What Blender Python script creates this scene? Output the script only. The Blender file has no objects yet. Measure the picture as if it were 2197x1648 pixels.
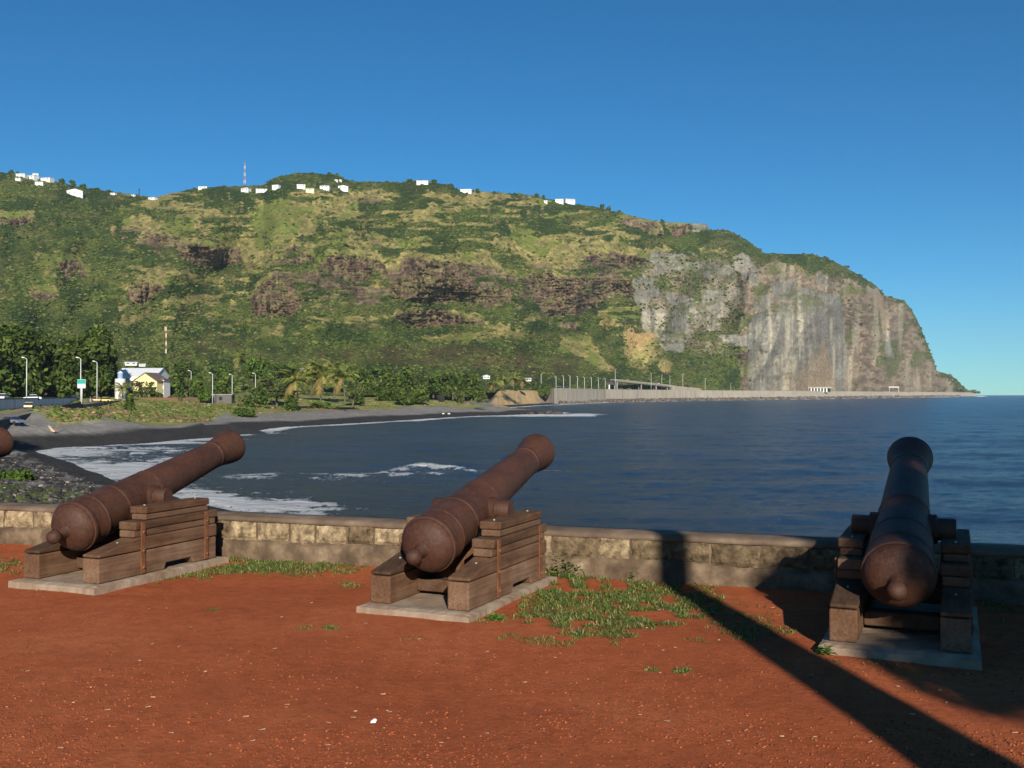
import bpy, math, random
import numpy as np
from mathutils import Vector, Matrix
random.seed(7)
RNG = np.random.default_rng(11)
sc = bpy.context.scene
COL = sc.collection
PI = math.pi

# ------------------------------------------------------------------ camera
F, CX, CY = 2200.0, 1098.5, 824.0          # focal length and centre in photograph pixels
HZ = 845.0                                 # level line
PITCH = math.atan((HZ - CY) / F)
CAMZ = 1.6
SEA = -7.0
cam = bpy.data.cameras.new('camera')
cam.sensor_width = 36.0
cam.lens = 36.0 * F / 2197.0
cam.clip_start = 0.1
cam.clip_end = 30000
camo = bpy.data.objects.new('camera', cam)
camo.location = (0, 0, CAMZ)
camo.rotation_euler = (PI / 2 + PITCH, 0, 0)
COL.objects.link(camo)
sc.camera = camo
cp, sp = math.cos(PITCH), math.sin(PITCH)

def ray(x, y):
    a = (x - CX) / F
    b = (CY - y) / F
    return a, cp - sp * b, sp + cp * b
def at(x, y, Y):
    a, b, c = ray(x, y)
    t = Y / b
    return Vector((a * t, Y, CAMZ + c * t))
def onz(x, y, z):
    a, b, c = ray(x, y)
    t = (z - CAMZ) / c
    return Vector((a * t, b * t, z))
def tan_of(y):                              # height over the level line per metre of depth
    b = (CY - np.asarray(y, float)) / F
    return (sp + cp * b) / (cp - sp * b)

# ------------------------------------------------------------------ light
SAZ, SEL = math.radians(8.0), math.radians(22.0)
sun = bpy.data.lights.new('sun', 'SUN')
sun.energy = 5.0
sun.angle = math.radians(0.53)
sun.color = (1.0, 0.93, 0.80)
suno = bpy.data.objects.new('sun', sun)
L = Vector((-math.sin(SAZ) * math.cos(SEL), math.cos(SAZ) * math.cos(SEL), -math.sin(SEL)))
suno.rotation_euler = L.to_track_quat('-Z', 'Y').to_euler()
suno.location = (0, -20, 30)
COL.objects.link(suno)
w = bpy.data.worlds.new('World')
sc.world = w
w.use_nodes = True
nt = w.node_tree
bg = nt.nodes['Background']
sky = nt.nodes.new('ShaderNodeTexSky')
sky.sky_type = 'NISHITA'
sky.sun_disc = False
sky.sun_elevation = SEL
sky.sun_rotation = PI - SAZ
sky.altitude = 0
sky.air_density = 0.75
sky.dust_density = 0.0
sky.ozone_density = 7.0
hs = nt.nodes.new('ShaderNodeHueSaturation')
hs.inputs['Saturation'].default_value = 1.13
nt.links.new(sky.outputs[0], hs.inputs['Color'])
wb = nt.nodes.new('ShaderNodeMix'); wb.data_type = 'RGBA'; wb.blend_type = 'MULTIPLY'; wb.inputs[0].default_value = 1
wb.inputs[7].default_value = (0.62, 0.945, 0.83, 1)
nt.links.new(hs.outputs[0], wb.inputs[6]); nt.links.new(wb.outputs[2], bg.inputs[0])
bg.inputs[1].default_value = 0.088
sc.view_settings.view_transform = 'Standard'
sc.view_settings.look = 'None'
sc.view_settings.exposure = 0.40
sc.view_settings.gamma = 1
sc.cycles.max_bounces = 5
sc.cycles.use_denoising = True

# ------------------------------------------------------------------ noise
def _hash(ix, iy, seed):
    h = (ix.astype(np.int64) * 374761393 + iy.astype(np.int64) * 668265263 + seed * 982451653) & 0xFFFFFFFF
    h = ((h ^ (h >> 13)) * 1274126177) & 0xFFFFFFFF
    h = h ^ (h >> 16)
    return (h & 0xFFFFFF) / float(0xFFFFFF)
def vnoise(x, y, seed=0):
    x = np.asarray(x, float); y = np.asarray(y, float)
    ix = np.floor(x); iy = np.floor(y)
    fx = x - ix; fy = y - iy
    fx = fx * fx * (3 - 2 * fx); fy = fy * fy * (3 - 2 * fy)
    a = _hash(ix, iy, seed); b = _hash(ix + 1, iy, seed)
    c = _hash(ix, iy + 1, seed); d = _hash(ix + 1, iy + 1, seed)
    return a + (b - a) * fx + (c - a) * fy + (a - b - c + d) * fx * fy
def fbm(x, y, seed=0, octs=4, gain=0.5):
    s = 0; amp = 1; tot = 0
    for o in range(octs):
        s = s + amp * vnoise(x * 2 ** o + 17.3 * o, y * 2 ** o + 5.1 * o, seed + o)
        tot += amp; amp *= gain
    return s / tot
def sstep(a, b, v):
    t = np.clip((v - a) / (b - a), 0, 1)
    return t * t * (3 - 2 * t)

# ------------------------------------------------------------------ materials
def new_mat(name):
    m = bpy.data.materials.new(name)
    m.use_nodes = True
    n = m.node_tree
    return m, n, n.nodes['Principled BSDF']
def noise_node(n, scale, detail=4, stretch=None, coord='Object', rough=0.6):
    tc = n.nodes.new('ShaderNodeTexCoord')
    tx = n.nodes.new('ShaderNodeTexNoise')
    tx.inputs['Scale'].default_value = scale
    tx.inputs['Detail'].default_value = detail
    tx.inputs['Roughness'].default_value = rough
    if stretch:
        mp = n.nodes.new('ShaderNodeMapping')
        mp.inputs['Scale'].default_value = stretch
        n.links.new(tc.outputs[coord], mp.inputs[0])
        n.links.new(mp.outputs[0], tx.inputs['Vector'])
    else:
        n.links.new(tc.outputs[coord], tx.inputs['Vector'])
    return tx
def ramp(n, src, stops):
    r = n.nodes.new('ShaderNodeValToRGB')
    cr = r.color_ramp
    while len(cr.elements) > 1:
        cr.elements.remove(cr.elements[-1])
    cr.elements[0].position = stops[0][0]
    cr.elements[0].color = (*stops[0][1], 1)
    for p, c in stops[1:]:
        e = cr.elements.new(p)
        e.color = (*c, 1)
    n.links.new(src, r.inputs[0])
    return r.outputs[0]
def mix(n, a, b, fac, mode='MIX'):
    m = n.nodes.new('ShaderNodeMix')
    m.data_type = 'RGBA'
    m.blend_type = mode
    for s, v in ((0, fac), (6, a), (7, b)):
        if hasattr(v, 'is_linked'):
            n.links.new(v, m.inputs[s])
        elif isinstance(v, (int, float)):
            m.inputs[s].default_value = v
        else:
            m.inputs[s].default_value = (*v, 1)
    return m.outputs[2]
def bump(n, bsdf, src, strength, dist):
    b = n.nodes.new('ShaderNodeBump')
    b.inputs['Strength'].default_value = strength
    b.inputs['Distance'].default_value = dist
    n.links.new(src, b.inputs['Height'])
    n.links.new(b.outputs[0], bsdf.inputs['Normal'])
def mat_noisy(name, stops, scale, rough=0.8, bmp=0.0, bdist=0.01, bscale=None, stretch=None, detail=5, spec=0.3, metal=0.0):
    m, n, b = new_mat(name)
    t = noise_node(n, scale, detail, stretch)
    n.links.new(ramp(n, t.outputs[0], stops), b.inputs['Base Color'])
    b.inputs['Roughness'].default_value = rough
    b.inputs['Specular IOR Level'].default_value = spec
    b.inputs['Metallic'].default_value = metal
    if bmp:
        t2 = noise_node(n, bscale or scale * 3, 4, stretch)
        bump(n, b, t2.outputs[0], bmp, bdist)
    return m
def mat_plain(name, c, rough=0.7, spec=0.3, var=0.25, scale=3.0):
    d = tuple(v * (1 - var) for v in c)
    e = tuple(min(1, v * (1 + var * 0.5)) for v in c)
    return mat_noisy(name, [(0.3, d), (0.7, e)], scale, rough, spec=spec)
def mat_vcol(name, rough=0.9, nscale=None, namp=0.35, bmp=0, bdist=1, bscale=1, trans=0.0, spec=0.1):
    m, n, b = new_mat(name)
    at_ = n.nodes.new('ShaderNodeAttribute')
    at_.attribute_name = 'Col'
    c = at_.outputs['Color']
    if nscale:
        t = noise_node(n, nscale, 6)
        g = ramp(n, t.outputs[0], [(0.3, (1 - namp,) * 3), (0.7, (1 + namp,) * 3)])
        c = mix(n, c, g, 1.0, 'MULTIPLY')
    n.links.new(c, b.inputs['Base Color'])
    b.inputs['Roughness'].default_value = rough
    b.inputs['Specular IOR Level'].default_value = spec
    if bmp:
        t2 = noise_node(n, bscale, 5)
        bump(n, b, t2.outputs[0], bmp, bdist)
    if trans:
        tr = n.nodes.new('ShaderNodeBsdfTranslucent')
        n.links.new(c, tr.inputs[0])
        ms = n.nodes.new('ShaderNodeMixShader')
        ms.inputs[0].default_value = trans
        n.links.new(b.outputs[0], ms.inputs[1])
        n.links.new(tr.outputs[0], ms.inputs[2])
        n.links.new(ms.outputs[0], n.nodes['Material Output'].inputs[0])
    return m

# ------------------------------------------------------------------ mesh helpers
def link_mesh(name, verts, faces, mat=None, parent=None, cols=None, smooth=False):
    me = bpy.data.meshes.new(name)
    V = np.asarray(verts, np.float32)
    if isinstance(faces, np.ndarray):
        k = faces.shape[1]
        me.vertices.add(len(V)); me.vertices.foreach_set('co', V.ravel())
        me.loops.add(faces.size); me.loops.foreach_set('vertex_index', faces.astype(np.int32).ravel())
        me.polygons.add(len(faces))
        me.polygons.foreach_set('loop_start', np.arange(0, faces.size, k, dtype=np.int32))
        me.polygons.foreach_set('loop_total', np.full(len(faces), k, np.int32))
        me.update(calc_edges=True)
    else:
        me.from_pydata([tuple(map(float, v)) for v in V], [], faces)
        me.update()
    if cols is not None:
        a = me.color_attributes.new('Col', 'FLOAT_COLOR', 'POINT')
        c = np.ones((len(V), 4), np.float32); c[:, :3] = cols
        a.data.foreach_set('color', c.ravel())
    if smooth:
        me.polygons.foreach_set('use_smooth', np.ones(len(me.polygons), bool))
    if mat:
        me.materials.append(mat)
    o = bpy.data.objects.new(name, me)
    COL.objects.link(o)
    if parent:
        o.parent = parent
    return o
class MB:
    def __init__(s): s.v = []; s.f = []
    def add(s, vs, fs):
        k = len(s.v)
        s.v += [tuple(v) for v in vs]
        s.f += [tuple(i + k for i in f) for f in fs]
        return s
    def box(s, x0, x1, y0, y1, z0, z1, M=None):
        vs = [Vector(p) for p in ((x0,y0,z0),(x1,y0,z0),(x1,y1,z0),(x0,y1,z0),(x0,y0,z1),(x1,y0,z1),(x1,y1,z1),(x0,y1,z1))]
        if M: vs = [M @ v for v in vs]
        return s.add(vs, [(0,3,2,1),(4,5,6,7),(0,1,5,4),(1,2,6,5),(2,3,7,6),(3,0,4,7)])
    def prism(s, prof, x0, x1):                      # (y,z) outline pushed along x
        n = len(prof)
        vs = [(x0, y, z) for y, z in prof] + [(x1, y, z) for y, z in prof]
        fs = [tuple(range(n - 1, -1, -1)), tuple(range(n, 2 * n))]
        fs += [(i, (i + 1) % n, n + (i + 1) % n, n + i) for i in range(n)]
        return s.add(vs, fs)
    def tube(s, pts, rad, n=8, cap=True):
        pts = [Vector(p) for p in pts]
        if not hasattr(rad, '__len__'): rad = [rad] * len(pts)
        vs = []; fs = []
        for i, p in enumerate(pts):
            d = (pts[min(i + 1, len(pts) - 1)] - pts[max(i - 1, 0)]).normalized()
            u = d.orthogonal().normalized() if abs(d.z) > 0.99 else d.cross(Vector((0, 0, 1))).normalized()
            if abs(d.z) > 0.99: u = Vector((1, 0, 0)) - d * d.x; u.normalize()
            v = d.cross(u)
            for k in range(n):
                a = 2 * PI * k / n
                vs.append(p + (u * math.cos(a) + v * math.sin(a)) * rad[i])
        for i in range(len(pts) - 1):
            for k in range(n):
                fs.append((i*n+k, i*n+(k+1)%n, (i+1)*n+(k+1)%n, (i+1)*n+k))
        if cap:
            fs.append(tuple(range(n - 1, -1, -1)))
            fs.append(tuple(range((len(pts)-1)*n, len(pts)*n)))
        return s.add(vs, fs)
    def lathe(s, prof, M, n=32):                     # (r, l) about local y axis
        vs = []; fs = []
        for r, l in prof:
            for k in range(n):
                a = 2 * PI * k / n
                vs.append(M @ Vector((r * math.cos(a), l, r * math.sin(a))))
        m = len(prof)
        for i in range(m - 1):
            for k in range(n):
                fs.append((i*n+k, (i+1)*n+k, (i+1)*n+(k+1)%n, i*n+(k+1)%n))
        fs.append(tuple(range(n)))
        fs.append(tuple(range(m*n-1, (m-1)*n-1, -1)))
        return s.add(vs, fs)
    def ball(s, c, r, seg=10, rings=6, sq=(1,1,1), jit=0):
        vs = []; fs = []
        c = Vector(c)
        for i in range(rings + 1):
            th = PI * i / rings
            for k in range(seg):
                a = 2 * PI * k / seg
                q = r * (1 + (random.random() - .5) * jit)
                vs.append(c + Vector((q*sq[0]*math.sin(th)*math.cos(a), q*sq[1]*math.sin(th)*math.sin(a), q*sq[2]*math.cos(th))))
        for i in range(rings):
            for k in range(seg):
                fs.append((i*seg+k, (i+1)*seg+k, (i+1)*seg+(k+1)%seg, i*seg+(k+1)%seg))
        return s.add(vs, fs)
    def build(s, name, mat=None, parent=None, smooth=False, bevel=0, autosmooth=None):
        o = link_mesh(name, s.v, s.f, mat, parent)
        me = o.data
        import bmesh
        b = bmesh.new(); b.from_mesh(me)
        bmesh.ops.recalc_face_normals(b, faces=b.faces[:])
        b.to_mesh(me); b.free()
        if smooth:
            me.polygons.foreach_set('use_smooth', np.ones(len(me.polygons), bool))
            if autosmooth: me.set_sharp_from_angle(angle=math.radians(autosmooth))
        if bevel:
            mo = o.modifiers.new('bevel', 'BEVEL'); mo.width = bevel; mo.segments = 2; mo.limit_method = 'ANGLE'
        return o
USED = set()
def tag(o, label, cat, group=None, kind=None):
    if label: o['label'] = label
    if cat: o['category'] = cat
    if group: o['group'] = group
    if kind: o['kind'] = kind
    return o
def thing(name, label, cat, loc=(0,0,0), rz=0, group=None):
    o = bpy.data.objects.new(name, None)
    COL.objects.link(o)
    o.location = loc; o.rotation_euler = (0, 0, rz); o.empty_display_size = 0.2
    return tag(o, label, cat, group)
def struct(o): o['kind'] = 'structure'; return o
def stuff(o, label, cat): o['kind'] = 'stuff'; return tag(o, label, cat)
def dup(root, loc, rz, label, group=None, scale=None):
    r = root.copy(); COL.objects.link(r)
    r.location = loc; r.rotation_euler = (0, 0, rz); r['label'] = label
    if group: r['group'] = group
    if scale: r.scale = (scale,) * 3 if not hasattr(scale, '__len__') else scale
    for ch in list(root.children):
        c = ch.copy(); COL.objects.link(c); c.parent = r
        for g in list(ch.children):
            d = g.copy(); COL.objects.link(d); d.parent = c
    return r
def grid_faces(nr, nc):
    i = np.arange(nr - 1)[:, None] * nc + np.arange(nc - 1)[None, :]
    i = i.ravel()
    return np.stack([i, i + 1, i + nc + 1, i + nc], 1)
# ================================================================== FOREGROUND TERRACE
WSL = -0.34
WANG = math.atan(WSL)                       # wall runs along this direction
WT = Vector((math.cos(WANG), math.sin(WANG), 0)); WN = Vector((-math.sin(WANG), math.cos(WANG), 0))
W0 = Vector((0, 9.15, 0))
WM = Matrix.Translation(W0) @ Matrix.Rotation(WANG, 4, 'Z')

# ground: red earth
m, n, b = new_mat('red_earth')
t1 = noise_node(n, 0.55, 5); t2 = noise_node(n, 9.0, 6, rough=0.7); t3 = noise_node(n, 60.0, 5, rough=0.75)
c1 = ramp(n, t1.outputs[0], [(0.3, (0.43, 0.104, 0.039)), (0.5, (0.52, 0.134, 0.050)), (0.72, (0.61, 0.178, 0.070))])
c2 = ramp(n, t2.outputs[0], [(0.25, (0.72, 0.70, 0.68)), (0.55, (1, 1, 1)), (0.8, (1.15, 1.18, 1.2))])
c3 = ramp(n, t3.outputs[0], [(0.26, (0.35, 0.35, 0.38)), (0.42, (0.90, 0.90, 0.90)), (0.60, (1.06, 1.06, 1.05)), (0.76, (1.3, 1.3, 1.25))])
c = mix(n, mix(n, c1, c2, 1.0, 'MULTIPLY'), c3, 0.8, 'MULTIPLY')
n.links.new(c, b.inputs['Base Color'])
b.inputs['Roughness'].default_value = 0.95; b.inputs['Specular IOR Level'].default_value = 0.1
t4 = noise_node(n, 24.0, 8, rough=0.8)
bump(n, b, t4.outputs[0], 0.9, 0.035)
M_earth = m
nx, ny = 360, 330
lx = np.linspace(-17, 15, nx); ly = -24 + 24.12 * np.linspace(0, 1, ny) ** 0.6
GX, GY = np.meshgrid(lx, ly)
wx = GX * WT.x + GY * WN.x + W0.x; wy = GX * WT.y + GY * WN.y + W0.y
def ground_z(X, Y):
    return (fbm(X * 0.7, Y * 0.7, 3, 3) - 0.5) * 0.05 + (fbm(X * 4, Y * 4, 5, 3) - 0.5) * 0.014
gz = ground_z(wx, wy)
struct(link_mesh('ground', np.stack([wx, wy, gz], -1).reshape(-1, 3), grid_faces(ny, nx), M_earth, smooth=True))

# ---- parapet wall of stone blocks
M_plaster = mat_noisy('wall_render', [(0.25, (0.05, 0.033, 0.021)), (0.48, (0.12, 0.08, 0.05)), (0.66, (0.22, 0.155, 0.098)), (.8, (.42, .33, .22))], 5, 0.95, 0.6, 0.02, 25)
M_cope = mat_noisy('coping_cement', [(0.3, (0.085, 0.058, 0.040)), (0.55, (0.155, 0.108, 0.074)), (0.78, (0.26, 0.195, 0.138))], 3.5, 0.9, 0.4, 0.01, 30)
M_block = mat_vcol('wall_stone', 0.95, 7.0, 0.0, 0.8, 0.02, 30)
nn = M_block.node_tree; bb = nn.nodes['Principled BSDF']
attr = [x for x in nn.nodes if x.type == 'ATTRIBUTE'][0]
ta = noise_node(nn, 11.0, 7, rough=0.75); tb = noise_node(nn, 4.0, 4)
ca = ramp(nn, ta.outputs[0], [(0.33, (0.22, 0.20, 0.18)), (0.46, (0.8, 0.78, 0.75)), (0.58, (1.2, 1.2, 1.15)), (0.72, (1.8, 1.85, 1.8))])
cb = ramp(nn, tb.outputs[0], [(0.35, (0.75, 0.75, 0.75)), (0.65, (1.15, 1.15, 1.15))])
nn.links.new(mix(nn, mix(nn, attr.outputs['Color'], ca, 1.0, 'MULTIPLY'), cb, 1.0, 'MULTIPLY'), bb.inputs['Base Color'])
wall = thing('parapet_wall', 'low parapet of weathered pale and brown stone blocks along the terrace edge behind the cannons', 'wall', W0, WANG)
mb = MB(); mb.box(-17, 15, 0.012, 0.375, -8, 0.365); mb.build('wall_core', M_plaster, wall)
# rough skirting of render under the blocks, a little proud, uneven top
xs_ = np.arange(-17, 15.01, 0.09)
vs, fs = [], []
for i, x in enumerate(xs_):
    top = 0.165 + 0.035 * (vnoise(x * 1.7, 2.0, 4) - .5) + 0.03 * (vnoise(x * 9, 1, 9) - .5)
    pr = -0.035 + 0.014 * (vnoise(x * 3, 7.0, 8) - .5)
    vs += [(x, pr - 0.01, -0.25), (x, pr, top * 0.6), (x, pr + 0.012, top), (x, 0.02, top + 0.006)]
for i in range(len(xs_) - 1):
    for k in range(3):
        a = i * 4 + k; fs.append((a, a + 4, a + 5, a + 1))
link_mesh('skirting', vs, fs, M_plaster, wall, smooth=True)
# blocks
V = []; Fc = []; Cc = []
x = -17.0; random.seed(21)
def rbox(x0, x1, y0, y1, z0, z1, col):
    # subdivided front face with a rough surface and broken edges
    nxx, nzz = 9, 6
    base = len(V)
    for j in range(nzz):
        for i in range(nxx):
            u = i / (nxx - 1); v = j / (nzz - 1)
            e = min(u, 1 - u, 0.35) / 0.35 * min(v, 1 - v, 0.35) / 0.35
            px_ = x0 + (x1 - x0) * u + (random.random() - .5) * 0.012; pz_ = z0 + (z1 - z0) * v + (random.random() - .5) * 0.012
            edge = 0.014 if (i in (0, nxx - 1) or j in (0, nzz - 1)) else 0
            V.append((px_, y0 + edge + (random.random() - .5) * 0.012 - 0.006 * e, pz_))
            q = 0.75 + random.random() * 0.5
            Cc.append(tuple(cc * q for cc in col))
    for j in range(nzz - 1):
        for i in range(nxx - 1):
            a = base + j * nxx + i
            Fc.append((a, a + 1, a + nxx + 1, a + nxx))
    rim = [base + i for i in range(nxx)] + [base + j * nxx + nxx - 1 for j in range(1, nzz)] + \
          [base + (nzz - 1) * nxx + i for i in range(nxx - 2, -1, -1)] + [base + j * nxx for j in range(nzz - 2, 0, -1)]
    k0 = len(V)
    for r in rim:
        p = V[r]; V.append((p[0], y1, p[2])); Cc.append(col)
    for i in range(len(rim)):
        j = (i + 1) % len(rim)
        Fc.append((rim[j], rim[i], k0 + i, k0 + j))
while x < 15:
    wdt = random.uniform(0.27, 0.40)
    # px of this block, to know if it is of the pale or the brown kind
    pale = random.random()
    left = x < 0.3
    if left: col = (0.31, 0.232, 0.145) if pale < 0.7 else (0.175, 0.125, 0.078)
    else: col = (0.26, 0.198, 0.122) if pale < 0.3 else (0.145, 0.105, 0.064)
    f_ = random.uniform(0.8, 1.15)
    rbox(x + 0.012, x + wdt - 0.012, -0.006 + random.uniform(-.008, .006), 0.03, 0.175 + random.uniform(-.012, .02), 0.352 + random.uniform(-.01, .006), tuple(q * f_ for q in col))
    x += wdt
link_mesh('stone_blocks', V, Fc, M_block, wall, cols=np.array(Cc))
# coping: one long worn slab with a rounded, chipped front edge
vs, fs = [], []
for i, x in enumerate(np.arange(-17, 15.01, 0.07)):
    ch = 0.012 * vnoise(x * 6, 3, 2) + 0.02 * max(0, vnoise(x * 2.3, 1, 12) - 0.62)
    zt = 0.402 + 0.008 * (vnoise(x * 1.2, 5, 6) - .5)
    vs += [(x, -0.004, 0.352), (x, -0.018 + ch, 0.366), (x, -0.014 + ch, zt - 0.016 - ch * .4), (x, 0.012 + ch, zt), (x, 0.2, zt + 0.008), (x, 0.375, zt - 0.006), (x, 0.392, zt - 0.03), (x, 0.392, 0.3)]
nn_ = len(vs) // 8
for i in range(nn_ - 1):
    for k in range(7):
        a = i * 8 + k; fs.append((a, a + 8, a + 9, a + 1))
link_mesh('coping', vs, fs, M_cope, wall, smooth=True)

# ---- cannons
CAZ = math.radians(23.5)
AX = Vector((math.sin(CAZ), math.cos(CAZ), 0)); RX = Vector((math.cos(CAZ), -math.sin(CAZ), 0))
m, n, b = new_mat('rusted_iron')
t1 = noise_node(n, 4.0, 6, rough=0.7); t2 = noise_node(n, 45.0, 5, rough=0.7); t3 = noise_node(n, 16, 6, rough=0.75)
c1 = ramp(n, t1.outputs[0], [(0.3, (0.045, 0.019, 0.011)), (0.5, (0.071, 0.029, 0.016)), (0.72, (0.104, 0.043, 0.022))])
c3 = ramp(n, t3.outputs[0], [(0.62, (0, 0, 0)), (0.78, (1, 1, 1))])
c1 = mix(n, c1, (0.17, 0.070, 0.028), c3)
c2 = ramp(n, t2.outputs[0], [(0.3, (0.62, 0.6, 0.6)), (0.65, (1.15, 1.12, 1.1))])
n.links.new(mix(n, c1, c2, 1.0, 'MULTIPLY'), b.inputs['Base Color'])
b.inputs['Roughness'].default_value = 0.62; b.inputs['Specular IOR Level'].default_value = 0.35
bump(n, b, t2.outputs[0], 0.8, 0.006)
M_rust = m
M_strap = mat_noisy('rusty_strap', [(0.3, (0.10, 0.04, 0.02)), (0.7, (0.21, 0.085, 0.035))], 20, 0.85, 0.3, 0.003, 60)
m, n, b = new_mat('weathered_timber')
oi = n.nodes.new('ShaderNodeObjectInfo')
tg = noise_node(n, 1.0, 7, (55, 2.2, 55), rough=0.7); tl = noise_node(n, 3.0, 4, rough=0.6); tk = noise_node(n, 1.0, 6, (14, 1.2, 14), rough=0.7)
cg = ramp(n, tg.outputs[0], [(0.25, (0.52, 0.50, 0.48)), (0.5, (0.95, 0.95, 0.95)), (0.78, (1.25, 1.23, 1.2))])
cl = ramp(n, tl.outputs[0], [(0.3, (0.100, 0.051, 0.028)), (0.5, (0.155, 0.082, 0.046)), (0.72, (0.215, 0.130, 0.080))])
ck = ramp(n, tk.outputs[0], [(0.3, (0.55, 0.5, 0.48)), (0.5, (1, 1, 1)), (0.75, (1.15, 1.1, 1.05))])
at_ = n.nodes.new('ShaderNodeAttribute'); at_.attribute_name = 'Col'
cc = mix(n, mix(n, mix(n, cl, cg, 1.0, 'MULTIPLY'), ck, 0.8, 'MULTIPLY'), at_.outputs['Color'], 1.0, 'MULTIPLY')
n.links.new(cc, b.inputs['Base Color'])
b.inputs['Roughness'].default_value = 0.88; b.inputs['Specular IOR Level'].default_value = 0.2
bump(n, b, tg.outputs[0], 0.6, 0.006)
M_wood = m
M_slab = mat_noisy('plinth_concrete', [(0.28, (0.20, 0.125, 0.08)), (0.5, (0.28, 0.205, 0.145)), (0.75, (0.36, 0.29, 0.215))], 5, 0.92, 0.5, 0.01, 40)
M_bolt = mat_noisy('galvanised_bolt', [(0.3, (0.26, 0.26, 0.24)), (0.7, (0.42, 0.42, 0.39))], 40, 0.4, spec=0.5)

def wood_mesh(name, boxes, parent, bev=0.011):
    """boxes: list of outlines (list of (y,z)) with x range -> one mesh with a tint per timber"""
    mb = MB(); cols = []
    for prof, x0, x1 in boxes:
        k = len(mb.v); mb.prism(prof, x0, x1)
        g = random.uniform(0.58, 1.25); h = random.uniform(0.92, 1.08)
        cols += [(g * h, g, g / h)] * (len(mb.v) - k)
    o = mb.build(name, M_wood, parent, bevel=bev)
    a = o.data.color_attributes.new('Col', 'FLOAT_COLOR', 'POINT')
    c = np.ones((len(mb.v), 4), np.float32); c[:, :3] = np.array(cols)
    a.data.foreach_set('color', c.ravel())
    return o
def rect(y0, y1, z0, z1): return [(y0, z0), (y1, z0), (y1, z1), (y0, z1)]
BARREL_L = 0.055; BZ = 0.398; BEL = math.radians(13.4)
BMAT = Matrix.Translation((0, BARREL_L, BZ)) @ Matrix.Rotation(BEL, 4, 'X')
def make_barrel(root):
    prof = [(0.001, -0.185)]
    # cascabel knob and neck and breech dome
    for k in range(1, 9):
        a = PI * k / 9.6; prof.append((0.062 * math.sin(a), -0.122 - 0.062 * math.cos(a)))
    prof += [(0.043, -0.045), (0.046, -0.02), (0.062, 0.0), (0.10, 0.008), (0.15, 0.028), (0.19, 0.058), (0.212, 0.088), (0.219, 0.108)]
    prof += [(0.219, 0.112), (0.229, 0.116), (0.232, 0.124), (0.232, 0.150), (0.228, 0.157), (0.219, 0.160)]
    prof += [(0.217, 0.30), (0.218, 0.303), (0.222, 0.307), (0.222, 0.325), (0.213, 0.33)]
    prof += [(0.205, 0.60), (0.209, 0.604), (0.210, 0.625), (0.198, 0.632)]
    prof += [(0.192, 0.85), (0.184, 1.10), (0.186, 1.103), (0.186, 1.122), (0.180, 1.127)]
    prof += [(0.168, 1.5), (0.156, 1.9), (0.1455, 2.14), (0.143, 2.18), (0.148, 2.185), (0.149, 2.205), (0.146, 2.21)]
    prof += [(0.149, 2.26), (0.157, 2.32), (0.167, 2.38), (0.177, 2.44), (0.185, 2.49), (0.188, 2.525), (0.186, 2.548), (0.179, 2.563), (0.165, 2.570), (0.14, 2.572), (0.085, 2.568), (0.078, 2.56), (0.074, 2.2), (0.001, 2.19)]
    prof = [(r_ * .95, l_) for r_, l_ in prof]
    mb = MB(); mb.lathe(prof, BMAT, 48)
    return mb.build('barrel', M_rust, root, smooth=True, autosmooth=38)
def make_cannon(label):
    root = thing('cannon', label, 'cannon', (0, 0, 0), 0, 'old iron cannons on timber carriages along the parapet')
    br = make_barrel(root)
    for s in (-1, 1):
        mb = MB()
        q = BMAT @ Vector((0, 0.955, -0.012))
        M = Matrix.Translation(q) @ Matrix.Rotation(-PI / 2 * s, 4, 'Z')
        mb.lathe([(0.10, 0.12), (0.10, 0.212), (0.094, 0.216), (0.079, 0.22), (0.077, 0.23), (0.077, 0.325), (0.07, 0.335)], M, 24)
        mb.build('trunnion', M_rust, br, smooth=True, autosmooth=40)
    for s in (-1, 1):
        x0, x1 = (0.235, 0.405) if s > 0 else (-0.405, -0.235)
        j = lambda: random.uniform(-0.010, 0.010)
        boxes = []
        # bottom timber with the low arch cut out of its underside
        boxes.append(([(0, 0.0), (0.78, 0.0), (0.80, 0.055), (1.13, 0.055), (1.17, 0.0), (1.48, 0.0), (1.48, 0.200), (0, 0.200)], x0, x1))
        boxes.append(([(0.0, 0.208), (1.48, 0.208), (1.48, 0.318), (0.44, 0.318), (0.36, 0.300), (0.0, 0.232)], x0 + j(), x1 + j()))
        boxes.append((rect(0.405 + j(), 1.478 + j(), 0.321, 0.380), x0 + j(), x1 + j()))
        boxes.append((rect(0.42 + 1.5 * j(), 1.485 + j(), 0.383, 0.452), x0 + j(), x1 + j()))
        boxes.append((rect(0.545, 1.37, 0.455, 0.505), x0 + 0.004 + j(), x1 - 0.004 + j()))
        boxes.append((rect(0.54, 1.375, 0.508, 0.570), x0 + j(), x1 + j()))
        ck = wood_mesh('cheek', boxes, root)
        for y in (0.50, 1.33):
            mb = MB(); xo = x1 if s > 0 else x0
            a, b_ = (xo + 0.004, xo + 0.014) if s > 0 else (xo - 0.014, xo - 0.004)
            mb.box(a, b_, y - 0.024, y + 0.024, 0.01, 0.445)
            for z in (0.06, 0.20, 0.36): mb.ball(((a + b_) / 2 + 0.006 * s, y, z), 0.013, 8, 5)
            mb.build('iron_strap', M_strap, ck)
        for (y, z) in ((0.30, 0.288), (0.62, 0.571), (1.28, 0.571)):
            mb = MB(); mb.tube([((x0 + x1) / 2, y, z - 0.01), ((x0 + x1) / 2, y, z + 0.008)], 0.008, 8)
            mb.build('bolt', M_bolt, ck)
    wood_mesh('transom', [(rect(0.40, 0.54, 0.03, 0.125), -0.232, 0.232)], root)
    wood_mesh('transom', [(rect(0.98, 1.14, 0.09, 0.30), -0.232, 0.232)], root)
    return root
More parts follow.
